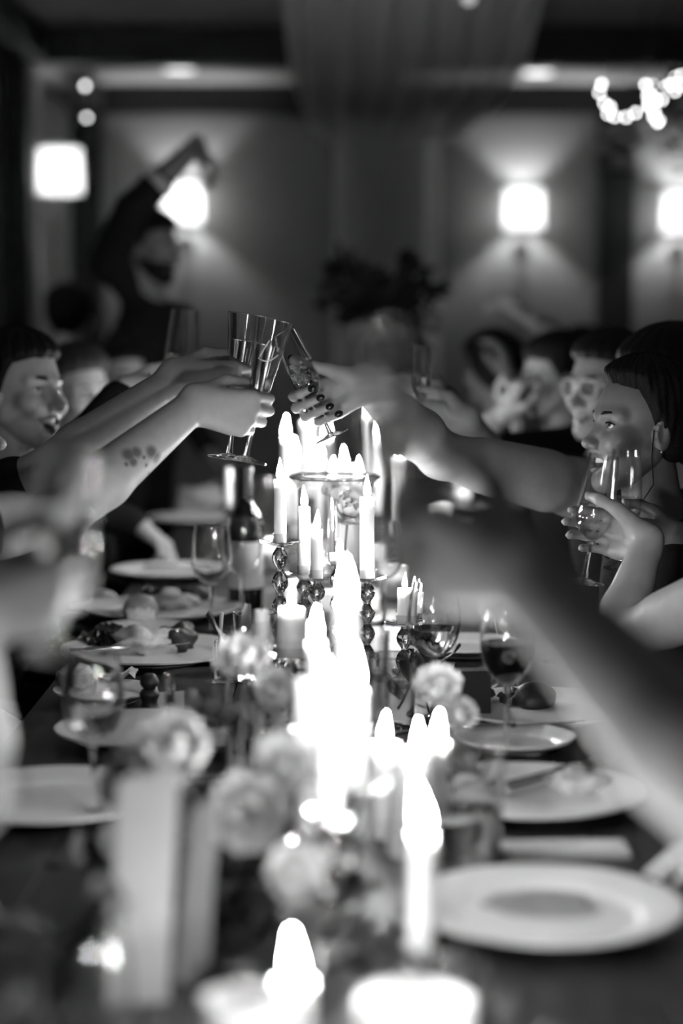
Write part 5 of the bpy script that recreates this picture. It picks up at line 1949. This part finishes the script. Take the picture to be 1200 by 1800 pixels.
# R3 man with pale spectacles, bare forearm raising F6
w, fr = hold(B6, T6, 0.16, (-0.9, -0.1, 0.3), (0, 1, 0.2), 'bowl')
root, hmR3 = diner('man in pale-framed spectacles and black at the right side', at(1066, 682, 4.5), (-0.80, -0.60, 0.0), (-1, -0.3), arms=[
    dict(side=1, elbow=at(860, 812, 4.15), wrist=w, frame=fr, pose='bowl', sleeve=0.8, shoulder=at(1000, 850, 4.5))], h=0.006, hd=(120, 96), skin='skin_dim',
    head_opts=dict(mouth=0.3, seed=10, beard=False), sleeve_default=1.9)
sg = thing('spectacles', 'pale-framed spectacles worn by the man in black at the right', 'spectacles', V(hmR3 @ V((0, 0.09, 0.003))))
sl = sg.location
for s in (1, -1):
    c0_ = (0.033 * s, 0.090, 0.001)
    pts = [V(hmR3 @ V((c0_[0] + 0.024 * math.copysign(abs(math.cos(a)) ** 0.8, math.cos(a)), c0_[1] - 0.004 * math.cos(a) * s, c0_[2] + 0.020 * math.copysign(abs(math.sin(a)) ** 0.8, math.sin(a))))) - sl for a in np.linspace(0, 2 * math.pi, 25)]
    tube('rim', pts, 0.0022, M['acetate'], sg, 8)
    v_, f_ = [p for p in pts[:-1]], [tuple(range(24))]
    cen = sum(pts[:-1], V((0, 0, 0))) / 24
    link('lens', new_mesh('lens', pts[:-1] + [cen], [(i, (i + 1) % 24, 24) for i in range(24)]), M['thin'], sg)
    tube('temple', [V(hmR3 @ V(q)) - sl for q in ((0.057 * s, 0.086, 0.008), (0.078 * s, 0.03, 0.010), (0.081 * s, -0.02, 0.006), (0.078 * s, -0.035, -0.012))], 0.002, M['acetate'], sg, 7)
tube('bridge', [V(hmR3 @ V(q)) - sl for q in ((0.010, 0.091, 0.008), (0, 0.095, 0.010), (-0.010, 0.091, 0.008))], 0.002, M['acetate'], sg, 7)

# R4 man in profile with hands before his mouth
B11, T11, a11, _ = flute('flute_empty', 905, 762, 5.25, 912, 672, 5.25, 'far flute in the hands of the man in profile', scale=0.7)
w, fr = hold(B11, T11, 0.5, (0.2, -0.3, 0.9), (-1, 0.1, 0), 'bowl')
diner('man in profile with both hands raised to his mouth', at(975, 668, 5.5), (-1.0, -0.15, -0.12), (-1, -0.1), arms=[
    dict(side=-1, elbow=at(842, 772, 5.25), wrist=at(884, 728, 5.25), frame=hand_frame((0.45, 0, 0.9), (0.3, -0.9, 0.1), (-0.9, -0.2, 0.3)), pose='stem', sleeve=0.9),
    dict(side=1, elbow=at(925, 800, 5.55), wrist=at(915, 740, 5.45), frame=hand_frame((-0.1, -0.1, 1), (-0.3, -0.9, 0.1), (0.7, 0.4, 0.1)), pose='stem', sleeve=1.3)],
    hd=(96, 80), skin='skin_dim', head_opts=dict(mouth=0.0, seed=11), sleeve_default=1.5)

# R6 hidden, raises F5
w, fr = hold(B5, T5, 0.18, (-0.9, -0.2, 0.2), (0, 1, 0.2), 'bowl')
diner('person hidden behind the man in spectacles, arm raising the far tilted flute', at(1128, 690, 5.0), (-1, -0.3, 0), (-1, -0.3), arms=[
    dict(side=1, elbow=at(830, 800, 4.75), wrist=w, frame=fr, pose='bowl', sleeve=1.8, shoulder=at(1020, 790, 5.0))], skin='skin_dim', hd=(60, 50), head_opts=dict(seed=12), sleeve_default=1.8)

# R7 bare forearm that holds F8
w, fr = hold(B8, T8, 0.40, (-0.45, 0.75, 0.45), (0.7, -0.7, 0.0), 'bowl', 0.98)
diner('person at the right edge whose bare forearm rests on the table holding a flute', V((0.74, 2.66, 1.24)), (-1, 0.3, 0), (-1, 0.1), female=True, arms=[
    dict(side=1, elbow=at(1084, 1125, 3.06), wrist=w, frame=fr, pose='bowl', sleeve=0.0, hs=0.98, fat=1.12, shoulder=V((0.66, 2.82, 1.02))),
    dict(side=-1, elbow=V((0.70, 2.32, 0.84)), wrist=V((0.50, 2.12, 0.795)), frame=hand_frame((-0.95, 0.2, -0.12), (0.1, 1, 0.1), (0, 0, 1)), pose='rest', sleeve=0.0, hs=0.98)], h=0.0055,
    head_opts=dict(seed=13, mouth=0.4), sleeve_default=0.0)

# R0 nearest arm
w, fr = hold(B7, T7, 0.40, (-0.62, 0.55, 0.3), (0.3, -0.9, 0.3), 'bowl', 1.0)
diner('nearest person, big blurred forearm crossing the right side', V((0.66, 1.00, 1.26)), (-1, 0.4, 0), (-1, 0.2), arms=[
    dict(side=1, elbow=at(1345, 1465, 1.20), wrist=at(912, 1002, 1.37), frame=fr, pose='bowl', sleeve=0.0, fat=1.05, shoulder=V((0.45, 1.10, 1.14)))], h=0.0065,
    head_opts=dict(seed=14, mouth=0.4), sleeve_default=0.3)

# R5, R8 far right
diner('far dark-haired person at the table end, right of the tall flowers', at(862, 652, 6.7), (-0.6, 0.7, 0), (-1, 0.2), arms=[
    dict(side=-1, elbow=at(905, 735, 6.5), wrist=at(893, 660, 6.45), frame=hand_frame((-0.2, 0.1, 1), (-0.5, -0.8, 0), (0.8, -0.5, 0)), pose='claw', sleeve=1.0)], female=True,
    hd=(72, 60), skin='skin_deep', head_opts=dict(seed=15, hair_t=0.026, hairline=-0.01), sleeve_default=0.9)
diner('far person whose raised hand shows above the man in profile', at(1018, 640, 7.0), (-0.9, -0.2, 0), (-1, -0.1), arms=[
    dict(side=1, elbow=at(985, 592, 6.75), wrist=at(932, 560, 6.6), frame=hand_frame((-0.8, 0, 0.6), (0.1, -0.8, 0.3), (0.5, 0.1, 0.8)), pose='claw', sleeve=0.9)],
    hd=(60, 50), head_opts=dict(seed=16), sleeve_default=1.0)

# standing man with one arm up
w = at(346, 254, 6.75)
rootS = person('standing bearded man in black with one arm raised high', at(270, 436, 6.95), (0.80, -0.55, -0.10), (0.8, -0.5), seated=False, arms=[
    dict(side=1, elbow=at(232, 366, 6.72), wrist=w, frame=hand_frame((0.55, -0.1, -0.75), (0.1, -0.9, 0.1), (0.8, 0.1, 0.5)), pose='claw', sleeve=1.40, fat=1.2, shoulder=at(190, 458, 6.88))],
    h=0.007, hd=(96, 80), skin='skin_deep', head_opts=dict(seed=17, beard=True, mouth=0.5), sleeve_default=1.9, hips=V((at(235, 600, 6.95).x, 6.98, 0)))[0]
E_ = at(232, 366, 6.72)
c0_, c1_ = E_ + (w - E_) * 0.36, E_ + (w - E_) * 0.46
tube('cuff', [c0_ - rootS.location, c1_ - rootS.location], [0.058, 0.055], M['cloth_napkin'], rootS, 20)
# dark figure beyond him
person('dark-haired figure standing far back beside the posts', at(126, 558, 8.3), (0.5, 0.85, 0), (0.5, 0.8), seated=False, female=True, hd=(60, 50),
       head_opts=dict(seed=18, hair_t=0.03, hairline=-0.02), h=0.008, sleeve_default=1.9)

i = 0
names = ['laughing man', 'tattooed person at the left edge', 'person with the butterfly tattoo', 'blurred person at the near left', 'smiling woman with pulled-back hair', 'far man on the left', 'woman with the dark nails',
         'smiling woman in profile', 'man in spectacles', 'man in profile', 'hidden person raising the far tilted flute', 'person at the right edge with a bare forearm', 'nearest person', 'far dark-haired person at the table end', 'far person with a raised hand']
for (hips, b), nm in zip(seat_list, names):
    chair((hips.x - b.x * 0.02, hips.y - b.y * 0.02), b, 'dark wooden chair under the ' + nm)
